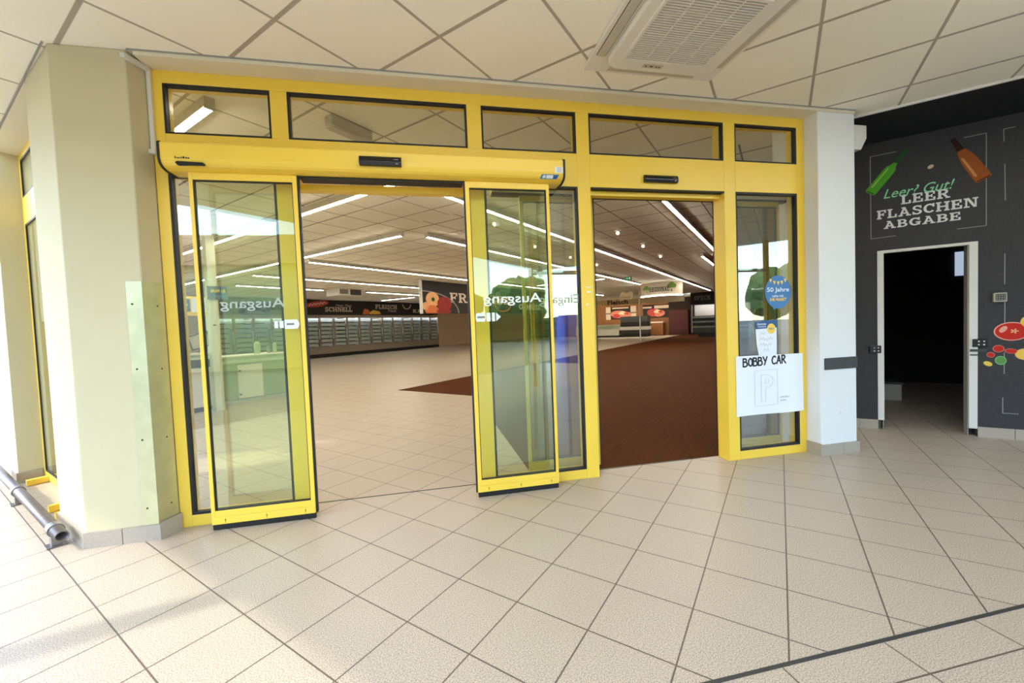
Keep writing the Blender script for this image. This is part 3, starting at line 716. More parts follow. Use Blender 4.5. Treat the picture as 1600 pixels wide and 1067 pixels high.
# ------------------------------------------------------------------ sliding door leaves
def leaf(x0, x1, lw, rw, label, seal_side, yf=-.110, th=.036, z0=.012, z1=2.238, m='yellow', glass='leaf_glass', bot=.086, screws=True):
    t = thing('sliding_door', label, 'door', ((x0 + x1) / 2, yf + th / 2, 0))
    zb = z0 + .026
    bm = nb(); box(bm, I4, x0, x0 + lw, yf, yf + th, zb, z1); box(bm, I4, x1 - rw, x1, yf, yf + th, zb, z1); box(bm, I4, x0 + lw, x1 - rw, yf, yf + th, z1 - .044, z1)
    obj('frame', bm, m, t, bevel=.002)
    bm = nb(); box(bm, I4, x0 + lw, x1 - rw, yf, yf + th, zb + .045, zb + bot); obj('bottom_rail', bm, m, t, bevel=.002)
    bm = nb(); box(bm, I4, x0 + lw * .2, x1 - rw * .2, yf - .003, yf + th, zb, zb + .044); kp = obj('kick_profile', bm, m, t, bevel=.002)
    if screws:
        bm = nb()
        for f in (.13, .52, .90):
            x = x0 + (x1 - x0) * f; box(bm, I4, x - .0012, x + .0012, yf - .0036, yf - .003, zb + .008, zb + .036); box(bm, I4, x - .005, x + .005, yf - .0036, yf - .003, zb + .024, zb + .027)
        obj('screw', bm, 'screw', kp)
    bm = nb(); rim(bm, I4, x0 + lw, x1 - rw, zb + bot, z1 - .044, .005, yf + .006, yf + th - .006); g = obj('gasket', bm, 'black', t)
    bm = nb(); box(bm, I4, x0 + lw + .005, x1 - rw - .005, yf + .014, yf + .020, zb + bot + .005, z1 - .049); gl = obj('glass', bm, glass, t)
    bm = nb(); box(bm, I4, x0 + .004, x1 - .004, yf + .006, yf + th - .006, .001, zb); obj('bottom_seal', bm, 'black', t)
    bm = nb()
    sx = x1 if seal_side > 0 else x0 - .011
    box(bm, I4, sx, sx + .011, yf + .004, yf + th - .004, zb, z1); obj('edge_seal', bm, 'black', t)
    return t
LL = leaf(.229, .840, .022, .027, 'yellow framed glass sliding door leaf left of the open passage', 1)
LR = leaf(1.919, 2.527, .029, .022, 'yellow framed glass sliding door leaf right of the open passage', -1)
bpy.context.view_layer.update()
GY = -.0965        # just in front of the leaf glass
text('lettering', 'Ausgang', plane_y(.352, GY, 1.381), .372, .080, 'reflection_grey', LL, bold=.01, mirror=True, label='reflected grey lettering painted on the left leaf glass')  # reflection of outer door lettering, drawn flat on the leaf glass
text('lettering', 'Ausgang', plane_y(2.018, GY, 1.366), .425, .088, 'sticker_reflection_white', LR, bold=.012, mirror=True, label='reflected white lettering painted on the right leaf glass')  # a reflection too, built as flat letters on the right leaf
text('lettering', 'Eingang', plane_y(2.462, .0235, 1.358), .320, .088, 'reflection_grey', FR, bold=.01, mirror=True, label='reflected grey lettering painted on the fixed pane')  # dimmer part of the reflection, painted onto the fixed pane
def arrow(x0, x1, z0, z1, parent, back):
    """white strip sticker: blocks and a pointed tag"""
    F = plane_y(x0, GY, z0); w, h = x1 - x0, z1 - z0; bm = nb()
    if back:
        for u0, u1 in ((0, .14), (.20, .36)): prism(bm, F, [(u0 * w, .12 * h), (u1 * w, .12 * h), (u1 * w, .88 * h), (u0 * w, .88 * h)], 0, .001)
        prism(bm, F, [(.40 * w, 0), (.90 * w, 0), (w, .5 * h), (.90 * w, h), (.40 * w, h)], 0, .001)
    else:
        prism(bm, F, [(0, .15 * h), (.05 * w, 0), (.36 * w, 0), (.36 * w, h), (.05 * w, h), (0, .85 * h)], 0, .001)
        for u0, u1 in ((.42, .58), (.64, .76)): prism(bm, F, [(u0 * w, 0), (u1 * w, 0), (u1 * w, h), (u0 * w, h)], 0, .001)
        prism(bm, F, [(.81 * w, 0), (w, .5 * h), (.81 * w, h)], 0, .001)
    o = obj('arrow_sticker', bm, 'sticker_reflection_white', parent)
    bm = nb(); u = .48 if back else .06
    prism(bm, F, [(u * w, .4 * h), ((u + .3) * w, .4 * h), ((u + .3) * w, .62 * h), (u * w, .62 * h)], .001, .0016); obj('print', bm, 'mid_grey', o)
arrow(.655, .806, 1.258, 1.318, LL, True); arrow(1.957, 2.138, 1.258, 1.320, LR, False)
# rear leaves of the single doorway, parked behind the side windows, and their operator rail
leaf(2.37, 2.98, .024, .03, 'glass sliding leaf parked behind the middle side window', 1, .165, .036, m='olive', glass='glass', screws=False)
leaf(4.125, 4.775, .024, .024, 'glass sliding leaf parked behind the side window with the paper sheet', -1, .165, .036, m='olive', glass='glass', screws=False)
t = thing('door_operator', 'pale operator rail seen behind the tops of the side windows', 'door operator', (3.5, .2, 2.24))
bm = nb(); box(bm, I4, 2.15, 4.86, .145, .26, 2.252, 2.40); obj('cover', bm, 'soffit', t, bevel=.01)
bm = nb(); box(bm, I4, 2.15, 4.86, .15, .22, 2.238, 2.252); obj('track', bm, 'black', t)

# ------------------------------------------------------------------ papers on the right side window
def sheet_plane(x, z, y=-.004): return plane_y(x, y, z)
t = thing('poster', 'large white paper sheet with black hand lettering BOBBY CAR and an outlined P', 'sign', (4.49, -.004, .37))
bm = nb()
nx, nz = 12, 8; vs = {}
for i in range(nx + 1):
    for j in range(nz + 1):
        u, v = i / nx, j / nz
        x = 4.152 + .676 * u; z = (.372 + .010 * u * u + .006 * math.sin(u * 5)) * (1 - v) + (.887 - .006 * u) * v
        y = -.004 - .010 * math.sin(u * PI) * (1 - v) - .004 * u * (1 - v)
        vs[i, j] = bm.verts.new((x, y, z))
for i in range(nx):
    for j in range(nz): bm.faces.new((vs[i, j], vs[i + 1, j], vs[i + 1, j + 1], vs[i, j + 1]))
r = bmesh.ops.solidify(bm, geom=bm.faces[:], thickness=.0006)
sh = obj('paper', bm, 'white', t, smooth=True)
def marker(strokes, F, w, m, parent, name='lettering', t_=.0012):
    bm_ = nb()
    for st in strokes:
        for p, q in zip(st, st[1:]): dline(bm_, F, p, q, w, t_)
        for p in st: prism(bm_, F, ellipse(p[0], p[1], w / 2, w / 2, 8), 0, t_)
    return obj(name, bm_, m, parent)
GL = {'B': [[(0, 0), (.02, 1), (.45, .95), (.5, .78), (.42, .6), (.05, .55)], [(.42, .58), (.62, .42), (.62, .15), (.45, .02), (0, 0)]],
      'O': [[(.32, .02), (.08, .2), (.05, .7), (.3, .98), (.58, .85), (.66, .45), (.55, .1), (.32, .02)]],
      'Y': [[(0, 1), (.28, .5)], [(.62, 1), (.2, 0)]],
      'C': [[(.6, .85), (.4, 1), (.15, .85), (.02, .5), (.1, .12), (.38, 0), (.62, .14)]],
      'A': [[(0, 0), (.34, 1), (.62, 0)], [(.12, .36), (.52, .38)]],
      'R': [[(.05, 0), (.06, 1), (.45, .98), (.56, .78), (.4, .55), (.08, .48)], [(.22, .5), (.66, 0)]]}
st = []; x = 0.0
for ch in 'BOBBY CAR':
    if ch == ' ': x += .62; continue
    st.append([[(.062 * (px + x), .068 * py + .0016 * x) for px, py in s_] for s_ in GL[ch]]); x += .80
for word in (st[:5], st[5:]): marker([q for letter in word for q in letter], plane_y(4.222, -.0055, .795), .0125, 'ink', t, 'lettering')
Fp = plane_y(4.152, -.0155, .372)
marker([[(.170, .078), (.170, .382), (.400, .386), (.400, .084), (.170, .078)]], Fp, .0020, 'pencil', t, 'pencil_border')
marker([[(.236, .116), (.236, .344), (.300, .346), (.345, .325), (.358, .290), (.345, .255), (.310, .236), (.280, .234), (.280, .116), (.236, .116)],
        [(.280, .268), (.280, .308), (.305, .306), (.316, .290), (.308, .272), (.280, .268)]], Fp, .0020, 'pencil', t, 'pencil_letter')
text('lettering', 'LIMITIERT', plane_y(4.575, -.016, .506), .100, .014, 'mid_grey', t); text('lettering', 'FAHRER', plane_y(4.575, -.016, .478), .062, .013, 'mid_grey', t)

t = thing('round_sticker', 'round blue sticker reading 50 Jahre on the right side window', 'sticker', (4.61, .02, 1.28))
F = plane_y(4.6125, .0235, 1.4215)
bm = nb(); prism(bm, F, ellipse(0, 0, .134, .143, 48), 0, .001); prism(bm, F, [(-.055, -.128), (-.015, -.138), (-.05, -.152)], 0, .001); dsc = obj('disc', bm, 'sign_blue', t)
F1 = plane_y(4.6125, .0225, 1.4215)
text('lettering', '50 Jahre', F1 @ Matrix.Translation((-.115, -.008, 0)), .225, .048, 'white', t, bold=.012)
text('lettering', 'nahe mit', F1 @ Matrix.Translation((-.062, -.044, 0)), .115, .022, 'white', t, bold=.01)
text('lettering', 'IHR MARKT', F1 @ Matrix.Translation((-.088, -.078, 0)), .172, .027, 'sign_yellow', t, bold=.03)
bm = nb()
for k, (x, z) in enumerate(((-.078, .10), (-.04, .083), (0, .078), (.036, .083), (.072, .10))): prism(bm, F1, [(x - .014, z + .014), (x + .014, z + .012), (x + .001, z - .02)], 0, .001)
obj('pennants', bm, 'sign_yellow', t)

t = thing('notice', 'small white handwritten notice with a blue header above the large paper sheet', 'notice', (4.48, .02, .879))
F = plane_y(4.381, .0228, .879)
bm = nb(); prism(bm, F, [(.024, 0), (.206, 0), (.208, .235), (-.004, .235), (.002, .10)], -.0005, .0007); pp = obj('paper', bm, 'white', t)
bm = nb(); prism(bm, F, [(-.004, .228), (.210, .236), (.214, .302), (.10, .300), (-.006, .290)], .0007, .0014); obj('header', bm, 'deep_blue', t)
text('lettering', 'Gemüse', F @ Matrix.Translation((.010, .262, .0008)), .09, .02, 'white', t, shear=.2, bold=.01); text('lettering', 'Kundenecke', F @ Matrix.Translation((.018, .242, .0008)), .082, .016, 'white', t, shear=.2)
bm = nb(); prism(bm, F, ellipse(.152, .228, .042, .044, 28), .0014, .0022); obj('badge', bm, 'sign_yellow', t); text('lettering', 'NEU', F @ Matrix.Translation((.126, .220, .0016)), .050, .017, 'deep_blue', t, bold=.015)
sq = []
for z, x0, x1, n in ((.185, .03, .09, 3), (.140, .030, .170, 11), (.092, .03, .155, 9), (.042, .07, .13, 4)):
    sq.append([(x0 + (x1 - x0) * i / n, z + (.012 if i % 2 else -.010) * (1 + .5 * math.sin(i * 2.3))) for i in range(n + 1)])
marker(sq, F, .0028, 'pencil', t, 'handwriting', .0016)

# ------------------------------------------------------------------ left window niche
t = thing('side_window', 'narrow yellow framed window in the niche behind the chamfered pillar', 'window', ab(-.22, 1.6))
FB = AB @ Matrix(((0, 1, 0, 0), (1, 0, 0, 0), (0, 0, 1, 0), (0, 0, 0, 1)))     # local x -> b, local y -> a
bm = nb()
box(bm, FB, .80, .87, -.25, -.16, 0, 2.905); box(bm, FB, 2.335, 2.40, -.25, -.16, 0, 2.905)
for z0, z1 in ((.004, .075), (2.29, 2.52), (2.85, 2.905)): box(bm, FB, .87, 2.335, -.25, -.16, z0, z1)
obj('frame', bm, 'yellow', t, bevel=.002)
for z0, z1 in ((.075, 2.29), (2.52, 2.85)):
    bm = nb(); rim(bm, FB, .87, 2.335, z0, z1, .016, -.249, -.225); k = obj('gasket', bm, 'black', t)
    bm = nb(); box(bm, FB, .886, 2.319, -.244, -.240, z0 + .016, z1 - .016); obj('pane', bm, 'window_glass', k)
bm = nb(); box(bm, AB, -.40, -.25, .95, .99, .003, .05); box(bm, AB, -.40, -.25, 1.18, 1.22, .003, .05); box(bm, AB, -.38, -.25, 2.20, 2.25, .003, .05)
obj('floor_stop', bm, 'yellow', t)
bm = nb(); box(bm, FB, .89, 1.57, -.234, -.231, .09, 2.28); obj('film', bm, 'film', t)
bm = nb(); box(bm, FB, .89, 2.317, -.234, -.231, 2.54, 2.83); obj('film', bm, 'film', t)
bm = nb(); box(bm, FB, 1.57, 2.09, -.234, -.231, 1.42, 2.28); obj('film', bm, 'film', t)
bm = nb(); box(bm, FB, 2.18, 2.317, -.234, -.231, .09, 2.28); obj('film', bm, 'film', t)

# ------------------------------------------------------------------ bumper pipe on the floor
t = thing('bumper_rail', 'grey steel pipe rail on short feet low over the floor at the far left', 'rail', ab(-.485, 1.5))
bm = nb(); p0, p1 = ab(-.478, .26, .10), ab(-.492, 4.6, .10)
tube(bm, p0, p1, .031, 24, cap=False); d = (p1 - p0).normalized(); tube(bm, p1, p0, .026, 24, cap=False)
u = d.orthogonal().normalized(); w = d.cross(u)
ri = [[bm.verts.new(p0 + (u * math.cos(a) + w * math.sin(a)) * rr) for a in [2 * PI * i / 24 for i in range(24)]] for rr in (.031, .026)]
for i in range(24): bm.faces.new((ri[0][i], ri[0][(i + 1) % 24], ri[1][(i + 1) % 24], ri[1][i]))
bmesh.ops.remove_doubles(bm, verts=bm.verts, dist=1e-5); obj('pipe', bm, 'pipe', t, smooth=True)
bm = nb(); tube(bm, p0 + d * .16, p0 + d * .165, .0258, 20); obj('end_plug', bm, 'ink', t)
for b in (.44, 1.68, 3.2):
    q = ab(-.479 - .014 * (b - .26) / 4.3, b, .10)
    bm = nb(); tube(bm, q - d * .035, q + d * .035, .039, 22); obj('collar', bm, 'pipe', t, smooth=False)
    bm = nb(); box(bm, Matrix.Translation((q.x, q.y, 0)) @ AB, -.022, .022, -.03, .03, .006, .075); box(bm, Matrix.Translation((q.x, q.y, 0)) @ AB, -.045, .045, -.045, .045, .001, .008); obj('foot', bm, 'pipe', t, bevel=.002)

# ------------------------------------------------------------------ ceiling cassette
t = thing('air_conditioner', 'white ceiling cassette air conditioner with a slatted grille', 'air conditioner', (3.195, -.84, ZC - .08))
AX0, AX1, AY0, AY1 = 2.715, 3.672, -1.315, -.358
bm = nb()
def rrect(x0, x1, y0, y1, r, n=5):
    o = []
    for cx, cy, a0 in ((x1 - r, y1 - r, 0), (x0 + r, y1 - r, 90), (x0 + r, y0 + r, 180), (x1 - r, y0 + r, 270)):
        o += [(cx + r * math.cos(math.radians(a0 + 90 * i / n)), cy + r * math.sin(math.radians(a0 + 90 * i / n))) for i in range(n + 1)]
    return o
prism(bm, I4, rrect(AX0, AX1, AY0, AY1, .02), ZC - .022, ZC - .001); obj('panel', bm, 'ac_white', t, bevel=.004)
bm = nb(); prism(bm, I4, rrect(AX0 + .10, AX1 - .10, AY0 + .10, AY1 - .10, .09), ZC - .062, ZC - .022); obj('raised_panel', bm, 'ac_white', t, bevel=.012)
for k, (x0, x1, y0, y1) in enumerate(((AX0 + .16, AX1 - .16, AY1 - .085, AY1 - .030), (AX0 + .16, AX1 - .16, AY0 + .030, AY0 + .085), (AX0 + .030, AX0 + .085, AY0 + .16, AY1 - .16), (AX1 - .085, AX1 - .030, AY0 + .16, AY1 - .16))):
    bm = nb(); box(bm, I4, x0, x1, y0, y1, ZC - .030, ZC - .0215); lv = obj('louvre', bm, 'ac_grey', t, bevel=.003)
    bm = nb()
    if k < 2: box(bm, I4, x0, x1, y0 - .006, y0, ZC - .0235, ZC - .0215); box(bm, I4, x0, x1, y1, y1 + .004, ZC - .0235, ZC - .0215)
    else: box(bm, I4, x0 - .004, x0, y0, y1, ZC - .0235, ZC - .0215); box(bm, I4, x1, x1 + .006, y0, y1, ZC - .0235, ZC - .0215)
    obj('slot_edge', bm, 'dark_grey', lv)
GX0, GX1, GY0, GY1 = 2.905, 3.452, -1.115, -.585
bm = nb(); box(bm, I4, GX0, GX1, GY0, GY1, ZC - .0635, ZC - .0620); gr = obj('filter', bm, 'ac_slot', t)
bm = nb(); n = 30
for i in range(n + 1):
    y = GY0 + (GY1 - GY0) * i / n; box(bm, I4, GX0, GX1, y - .0042, y + .0042, ZC - .0715, ZC - .0640)
for i in range(1, 4):
    x = GX0 + (GX1 - GX0) * i / 4; box(bm, I4, x - .004, x + .004, GY0, GY1, ZC - .0725, ZC - .0640)
rim(bm, Matrix(((1, 0, 0, 0), (0, 0, 1, 0), (0, 1, 0, 0), (0, 0, 0, 1))), GX0 - .016, GX1 + .016, GY0 - .016, GY1 + .016, .016, ZC - .073, ZC - .062)
obj('grille', bm, 'ac_white', t)
bm = nb(); box(bm, I4, 3.06, 3.20, -.540, -.505, ZC - .0640, ZC - .0618); k = obj('display', bm, 'ac_grey', t, bevel=.001)
for x, w in ((3.075, .012), (3.11, .02), (3.15, .01), (3.17, .01)):
    bm = nb(); box(bm, I4, x, x + w, -.528, -.518, ZC - .0650, ZC - .0640); obj('indicator', bm, 'dark_grey', k)

# ------------------------------------------------------------------ strip lights
def strip_light(label, a0, b0, a1, b1, group='long strip lights under the shop ceiling'):
    c = ab((a0 + a1) / 2, (b0 + b1) / 2, ZC - .085); L = math.hypot(a1 - a0, b1 - b0)
    t = thing('strip_light', label, 'ceiling light', c, PI / 4 if abs(a1 - a0) > abs(b1 - b0) else 3 * PI / 4, group)
    mw = MW[t.name]
    bm = nb(); box(bm, mw, -L / 2, L / 2, -.034, .034, .012, .084); box(bm, mw, -L / 2, -L / 2 + .012, -.034, .034, .0, .012); box(bm, mw, L / 2 - .012, L / 2, -.034, .034, .0, .012); obj('housing', bm, 'lamp_body', t)
    bm = nb(); box(bm, mw, -L / 2 + .013, L / 2 - .013, -.021, .021, .002, .011); obj('diffuser', bm, 'lamp', t)
    return t
strip_light('strip light crossing the top of the open passage, running down to the left', 2.23, .02, 2.23, 7.4)
strip_light('strip light seen through the transom window at the top left', .37, .12, .37, 3.4)
strip_light('second strip light running down to the left, ending mid passage', 4.0, 2.2, 4.0, 12.2)
strip_light('longest strip light running away to the right from the passage top corner', 2.57, .17, 25.8, .19)
strip_light('strip light running away right just below the longest one', 4.35, 1.96, 17.66, 1.98)
strip_light('strip light beginning at the lower left of the passage ceiling', 4.37, 5.70, 23.0, 5.72)
strip_light('next to farthest long strip light over the freezer aisle', 4.5, 8.6, 24.0, 8.62)
strip_light('short distant strip light left of the ceiling blower', 5.2, 11.25, 8.2, 11.25)
strip_light('short distant strip light right of the ceiling blower', 10.0, 11.08, 13.0, 11.08)
strip_light('short distant strip light running left above the produce board', 13.68, 12.1, 13.68, 14.6)
strip_light('bright wide strip light at the top of the right doorway', 3.9, -1.95, 10.80, -1.93)
strip_light('short strip light at the right edge of the right doorway', 10.84, -1.56, 16.4, -1.56)
strip_light('short strip light running left at the left edge of the right doorway', 14.0, 2.26, 14.0, 5.2)
for x, lab in ((2.2, 'added porch fill light before the entrance, left one'), (5.3, 'added porch fill light before the entrance, right one by the air conditioner')):  # added lamps out of view, brightening porch floor and pillar
    t = thing('strip_light', lab, 'ceiling light', (x, -1.60, ZC - .085), 0, 'added porch fill lights'); mw = MW[t.name]
    for y in (0,):
        bm = nb(); box(bm, mw, -1.2, 1.2, y - .05, y + .05, .012, .084); obj('housing', bm, 'lamp_body', t)
        bm = nb(); box(bm, mw, -1.18, 1.18, y - .035, y + .035, .002, .0115); obj('diffuser', bm, 'porch_fill_lamp', t)
t = thing('emergency_light', 'short unlit box lamp behind the second transom window', 'ceiling light', ab(1.2, -.31, ZC - .09), PI / 4); mw = MW[t.name]
bm = nb(); box(bm, mw, -.19, .19, -.05, .05, .0, .089); obj('housing', bm, 'lamp_body', t, bevel=.008)
bm = nb(); box(bm, mw, -.17, .17, -.04, .04, -.008, .0); obj('cover', bm, 'ac_grey', t)
sp = [(6.63, 1.05, 'ceiling spot seen through the right sliding leaf'), (8.48, 1.10, 'ceiling spot seen through the middle side window'), (4.51, .58, 'small ceiling spot near the edge of the right sliding leaf'),
      (6.60, -.74, 'nearest of the three ceiling spots in a row in the right doorway'), (8.32, -.73, 'middle one of the three ceiling spots in the right doorway'), (10.15, -.67, 'farthest of the three ceiling spots in the right doorway'), (10.26, 1.11, 'bright ceiling spot at the left edge of the right doorway')]
base = None
for a, b, lab in sp:
    if base is None:
        base = thing('ceiling_spot', lab, 'ceiling light', ab(a, b, ZC - .075), 0, 'small ceiling spots'); mw = MW[base.name]
        bm = nb(); tube(bm, mw @ Vector((0, 0, .074)), mw @ Vector((0, 0, .045)), .06, 16); tube(bm, mw @ Vector((.05, .03, .045)), mw @ Vector((-.02, -.04, .012)), .045, 16); obj('housing', bm, 'ac_white', base)
        bm = nb(); tube(bm, mw @ Vector((-.0205, -.041, .0118)), mw @ Vector((-.0225, -.043, .0112)), .026, 16); obj('lens', bm, 'spot', base)
    else: dup(base, ab(a, b, ZC - .075), label=lab)
t = thing('ceiling_blower', 'white ceiling blower with two dark openings above the freezer row', 'ventilation unit', ab(9.1, 11.1, 2.66))
bm = nb(); box(bm, AB, 8.55, 9.60, 10.80, 11.6, 2.66, ZC - .001); obj('casing', bm, 'ac_white', t, bevel=.01)
bm = nb(); box(bm, AB, 8.60, 8.95, 10.785, 10.80, 2.72, 2.89); obj('grille', bm, 'mid_grey', t)
bm = nb(); box(bm, AB, 9.06, 9.54, 10.785, 10.80, 2.69, 2.90); obj('grille', bm, 'dark_grey', t)

# ------------------------------------------------------------------ freezer row and its board
def freezer(a0, n, label):
    t = thing('freezer', label, 'freezer', ab(a0, 16.2), PI / 4, 'freezer cabinets along the back wall'); mw = MW[t.name]; W = .78; L = n * W
    bm = nb(); box(bm, mw, 0.002, L - .002, .06, .90, .18, .52); box(bm, mw, .002, L - .002, .06, .90, 2.05, 2.17); box(bm, mw, .002, L - .002, .84, .90, .52, 2.05)
    box(bm, mw, .002, .045, .06, .84, .52, 2.05); box(bm, mw, L - .045, L - .002, .06, .84, .52, 2.05); obj('casing', bm, 'freezer', t)
    bm = nb(); box(bm, mw, .004, L - .004, .0, .06, .18, .49); obj('front_panel', bm, 'freezer', t, bevel=.01)
    bm = nb(); box(bm, mw, .004, L - .004, .03, .88, .001, .178); obj('plinth', bm, 'black', t)
    bm = nb(); box(bm, mw, .05, L - .05, .80, .838, .525, 2.045); obj('back_lining', bm, 'freezer_in', t)
    bm = nb(); box(bm, mw, .06, L - .06, .075, .095, 2.02, 2.045); obj('inner_fill_lamp', bm, 'inner_fill', t)  # added glow strip to brighten the freezer interior
    for k in range(n):
        x0 = k * W
        bm = nb(); rim(bm, mw, x0 + .008, x0 + W - .008, .50, 2.05, .045, .0, .055); d_ = obj('door', bm, 'freezer', t)
        bm = nb(); box(bm, mw, x0 + .053, x0 + W - .053, .020, .026, .545, 2.005); obj('pane', bm, 'window_glass', d_)
        bm = nb(); box(bm, mw, x0 + W - .075, x0 + W - .055, -.03, .0, .95, 1.45); obj('handle', bm, 'freezer_in', d_)
        for s_ in range(7):
            z = .56 + .205 * s_
            bm = nb(); box(bm, mw, x0 + .055, x0 + W - .055, .10, .78, z, z + .158); sf = obj('shelf', bm, 'freezer_in', t)
            bm = nb(); box(bm, mw, x0 + .10, x0 + W - .22 + .1 * (s_ * 7 % 3 - 1) * .6, .094, .10, z - .02, z + .012); obj('price_rail', bm, 'shelf_wire', sf)
    return t
freezer(6.38, 2, 'two door freezer cabinet farthest left, seen through the left sliding leaf')
fz = freezer(7.94, 3, 'freezer cabinet second from the left, behind the inner post of the left leaf')
for k, lab in enumerate(('freezer cabinet under the lettering SCHNELL', 'freezer cabinet left of the lettering FLEISCH', 'freezer cabinet under the lettering FLEISCH', 'freezer cabinet at the right end of the row')):
    dup(fz, ab(7.94 + 2.34 * (k + 1), 16.2), label=lab)
t = thing('sign_board', 'long dark board with pale lettering above the freezer row', 'sign', ab(11, 16.6, 2.2))
bm = nb(); box(bm, AB, 6.5, 19.64, 16.22, 16.9, 2.20, ZC - .002); obj('board', bm, 'dark_board', t)
def onb(a, z): return plane_b(a, 16.219, z)
slab('lettering', 'SCHNELL', onb(11.39, 2.34), 1.60, .24, 'banner_text', t)
text('lettering', 'Mein Tipp', onb(12.0, 2.59), .95, .13, 'banner_text', t, shear=.3)
slab('lettering', 'FLEISCH', onb(14.53, 2.52), 1.58, .25, 'banner_text', t)
text('lettering', 'Tisch', onb(15.42, 2.35), .62, .14, 'banner_text', t, shear=.3)
slab('lettering', 'KÄSE'.replace('Ä', 'A'), onb(17.4, 2.32), 1.3, .2, 'banner_text', t)
bm = nb(); prism(bm, onb(11.0, 2.72), ellipse(0, 0, .62, .15, 30, .15), 0, .002); lo = obj('oval_print', bm, 'meat_red', t)
bm = nb(); marker([[(-.45 + .09 * i, -.07 + .014 * i + (.06 if i % 2 else -.04)) for i in range(11)]], onb(11.0, 2.72), .03, 'banner_text', t, 'script_print', .004); bm.free()
bm = nb(); prism(bm, onb(13.62, 2.21), [(0, 0), (.55, 0), (.42, .26), (.15, .30)], 0, .002); obj('food_print', bm, 'apple_orange', t)
bm = nb(); prism(bm, onb(14.1, 2.21), [(0, 0), (.8, 0), (.7, .16), (.3, .24), (.05, .14)], 0, .003); obj('food_print', bm, 'lemon', t)
bm = nb()
for p in arc(0, 0, .36, .34, .06, 185, 355, 14): prism(bm, onb(16.9, 2.86), p, 0, .002)
obj('sausage_print', bm, 'banner_text', t)

# hanging produce board
t = thing('sign_board', 'large dark hanging board with fruit and the lettering FRISCHES GEMÜSE', 'sign', ab(13.6, 6.92, 1.77))
bm = nb(); box(bm, AB, 9.06, 18.3, 6.90, 6.96, 1.77, 2.90); obj('board', bm, 'dark_board', t)
bm = nb(); box(bm, AB, 8.98, 9.06, 6.89, 6.97, 1.76, 2.91); obj('edge_profile', bm, 'white_metal', t)
bm = nb()
for a in (10, 13.6, 17.4): tube(bm, ab(a, 6.93, 2.90), ab(a, 6.93, ZC), .006, 8)
obj('hanger', bm, 'grey_metal', t)
def onf(a, z): return plane_b(a, 6.899, z)
slab('lettering', 'FRISCHES', onf(10.45, 2.18), 3.9, .36, 'banner_text', t)
slab('lettering', 'GEMÜSE', onf(15.2, 1.98), 2.1, .24, 'banner_text', t)
def disc_on(a, z, rx, ry, m, lay, rot=0.0):
    bm_ = nb(); prism(bm_, onf(a, z), [(min(max(x, 9.07 - a), 18 - a), max(y, 1.775 - z)) for x, y in ellipse(0, 0, rx, ry, 26, rot)], 0, .002 + .002 * lay); return obj('fruit_print', bm_, m, t)
bm = nb()
for p in arc(0, 0, 1.85, .78, .06, 0, 95, 24): prism(bm, onf(9.1, 1.78), p, 0, .002)
obj('plate_print', bm, 'mid_grey', t)
disc_on(9.55, 2.26, .33, .26, 'apple_light', 1); disc_on(9.57, 2.26, .08, .07, 'green_dark', 2); disc_on(10.15, 2.12, .38, .25, 'apple_red', 2); disc_on(9.5, 1.88, .34, .18, 'apple_orange', 3)
disc_on(10.1, 1.84, .4, .10, 'apple_red', 3); disc_on(9.2, 2.02, .16, .14, 'apple_light', 3)
bm = nb()
for p in arc(0, 0, .62, .30, .05, 0, 360, 26): prism(bm, onf(13.9, 2.16), p, 0, .006)
obj('seal_print', bm, 'apple_orange', t)

# ------------------------------------------------------------------ checkout area seen through the left leaf
t = thing('shop_post', 'slim square white post beside the checkout, seen through the left leaf', 'post', ab(2.02, 4.66))
bm = nb(); box(bm, AB, 1.955, 2.085, 4.58, 4.71, 0, ZC - .001); obj('shaft', bm, 'white_wall', t)
bm = nb(); box(bm, AB, 1.99, 2.03, 4.572, 4.58, 1.42, 1.44); obj('hook', bm, 'dark_grey', t)
t = thing('hanging_sign', 'small blue sign with mirrored yellow lettering on the slim white post', 'sign', ab(2.15, 4.55, 1.86))
bm = nb(); box(bm, AB, 1.93, 2.22, 4.545, 4.572, 1.85, 2.07); obj('panel', bm, 'deep_blue', t)
text('lettering', 'Ihr Markt', plane_b(1.97, 4.5445, 1.965), .21, .06, 'sign_yellow', t, bold=.03, mirror=True)
bm = nb(); prism(bm, plane_b(2.02, 4.5445, 1.89), [(0, 0), (.12, 0), (.12, .035), (0, .035)], 0, .001); obj('print', bm, 'sign_blue', t)
t = thing('kiosk_panel', 'yellow edged blue display panel at the far left behind the checkout', 'display', ab(2.0, 6.0, 1.7))
bm = nb(); box(bm, AB, 1.2, 2.62, 6.02, 6.30, 1.66, 2.02); obj('case', bm, 'sign_yellow', t)
bm = nb(); box(bm, AB, 1.25, 2.18, 6.012, 6.02, 1.73, 1.97); k = obj('screen', bm, 'deep_blue', t)
bm = nb(); prism(bm, plane_b(2.0, 6.0115, 1.83), [(0, 0), (.14, 0), (.14, .05), (0, .05)], 0, .001); obj('print', bm, 'white', k)
bm = nb(); box(bm, AB, 2.2, 2.45, 6.008, 6.02, 1.72, 1.98); obj('print_panel', bm, 'white', t)
bm = nb(); prism(bm, plane_b(2.36, 6.0075, 1.85), ellipse(0, 0, .05, .09, 18), 0, .001); obj('print', bm, 'deep_blue', t)
bm = nb(); box(bm, AB, 1.25, 1.33, 6.05, 6.25, 0, 1.66); box(bm, AB, 2.5, 2.58, 6.05, 6.25, 0, 1.66); obj('leg', bm, 'white_metal', t)
t = thing('checkout_counter', 'white checkout desk with a dark band at the far left', 'counter', ab(1.75, 5.05))
bm = nb(); box(bm, AB, 1.20, 1.99, 4.78, 5.4, .08, .74); obj('body', bm, 'counter_white', t)
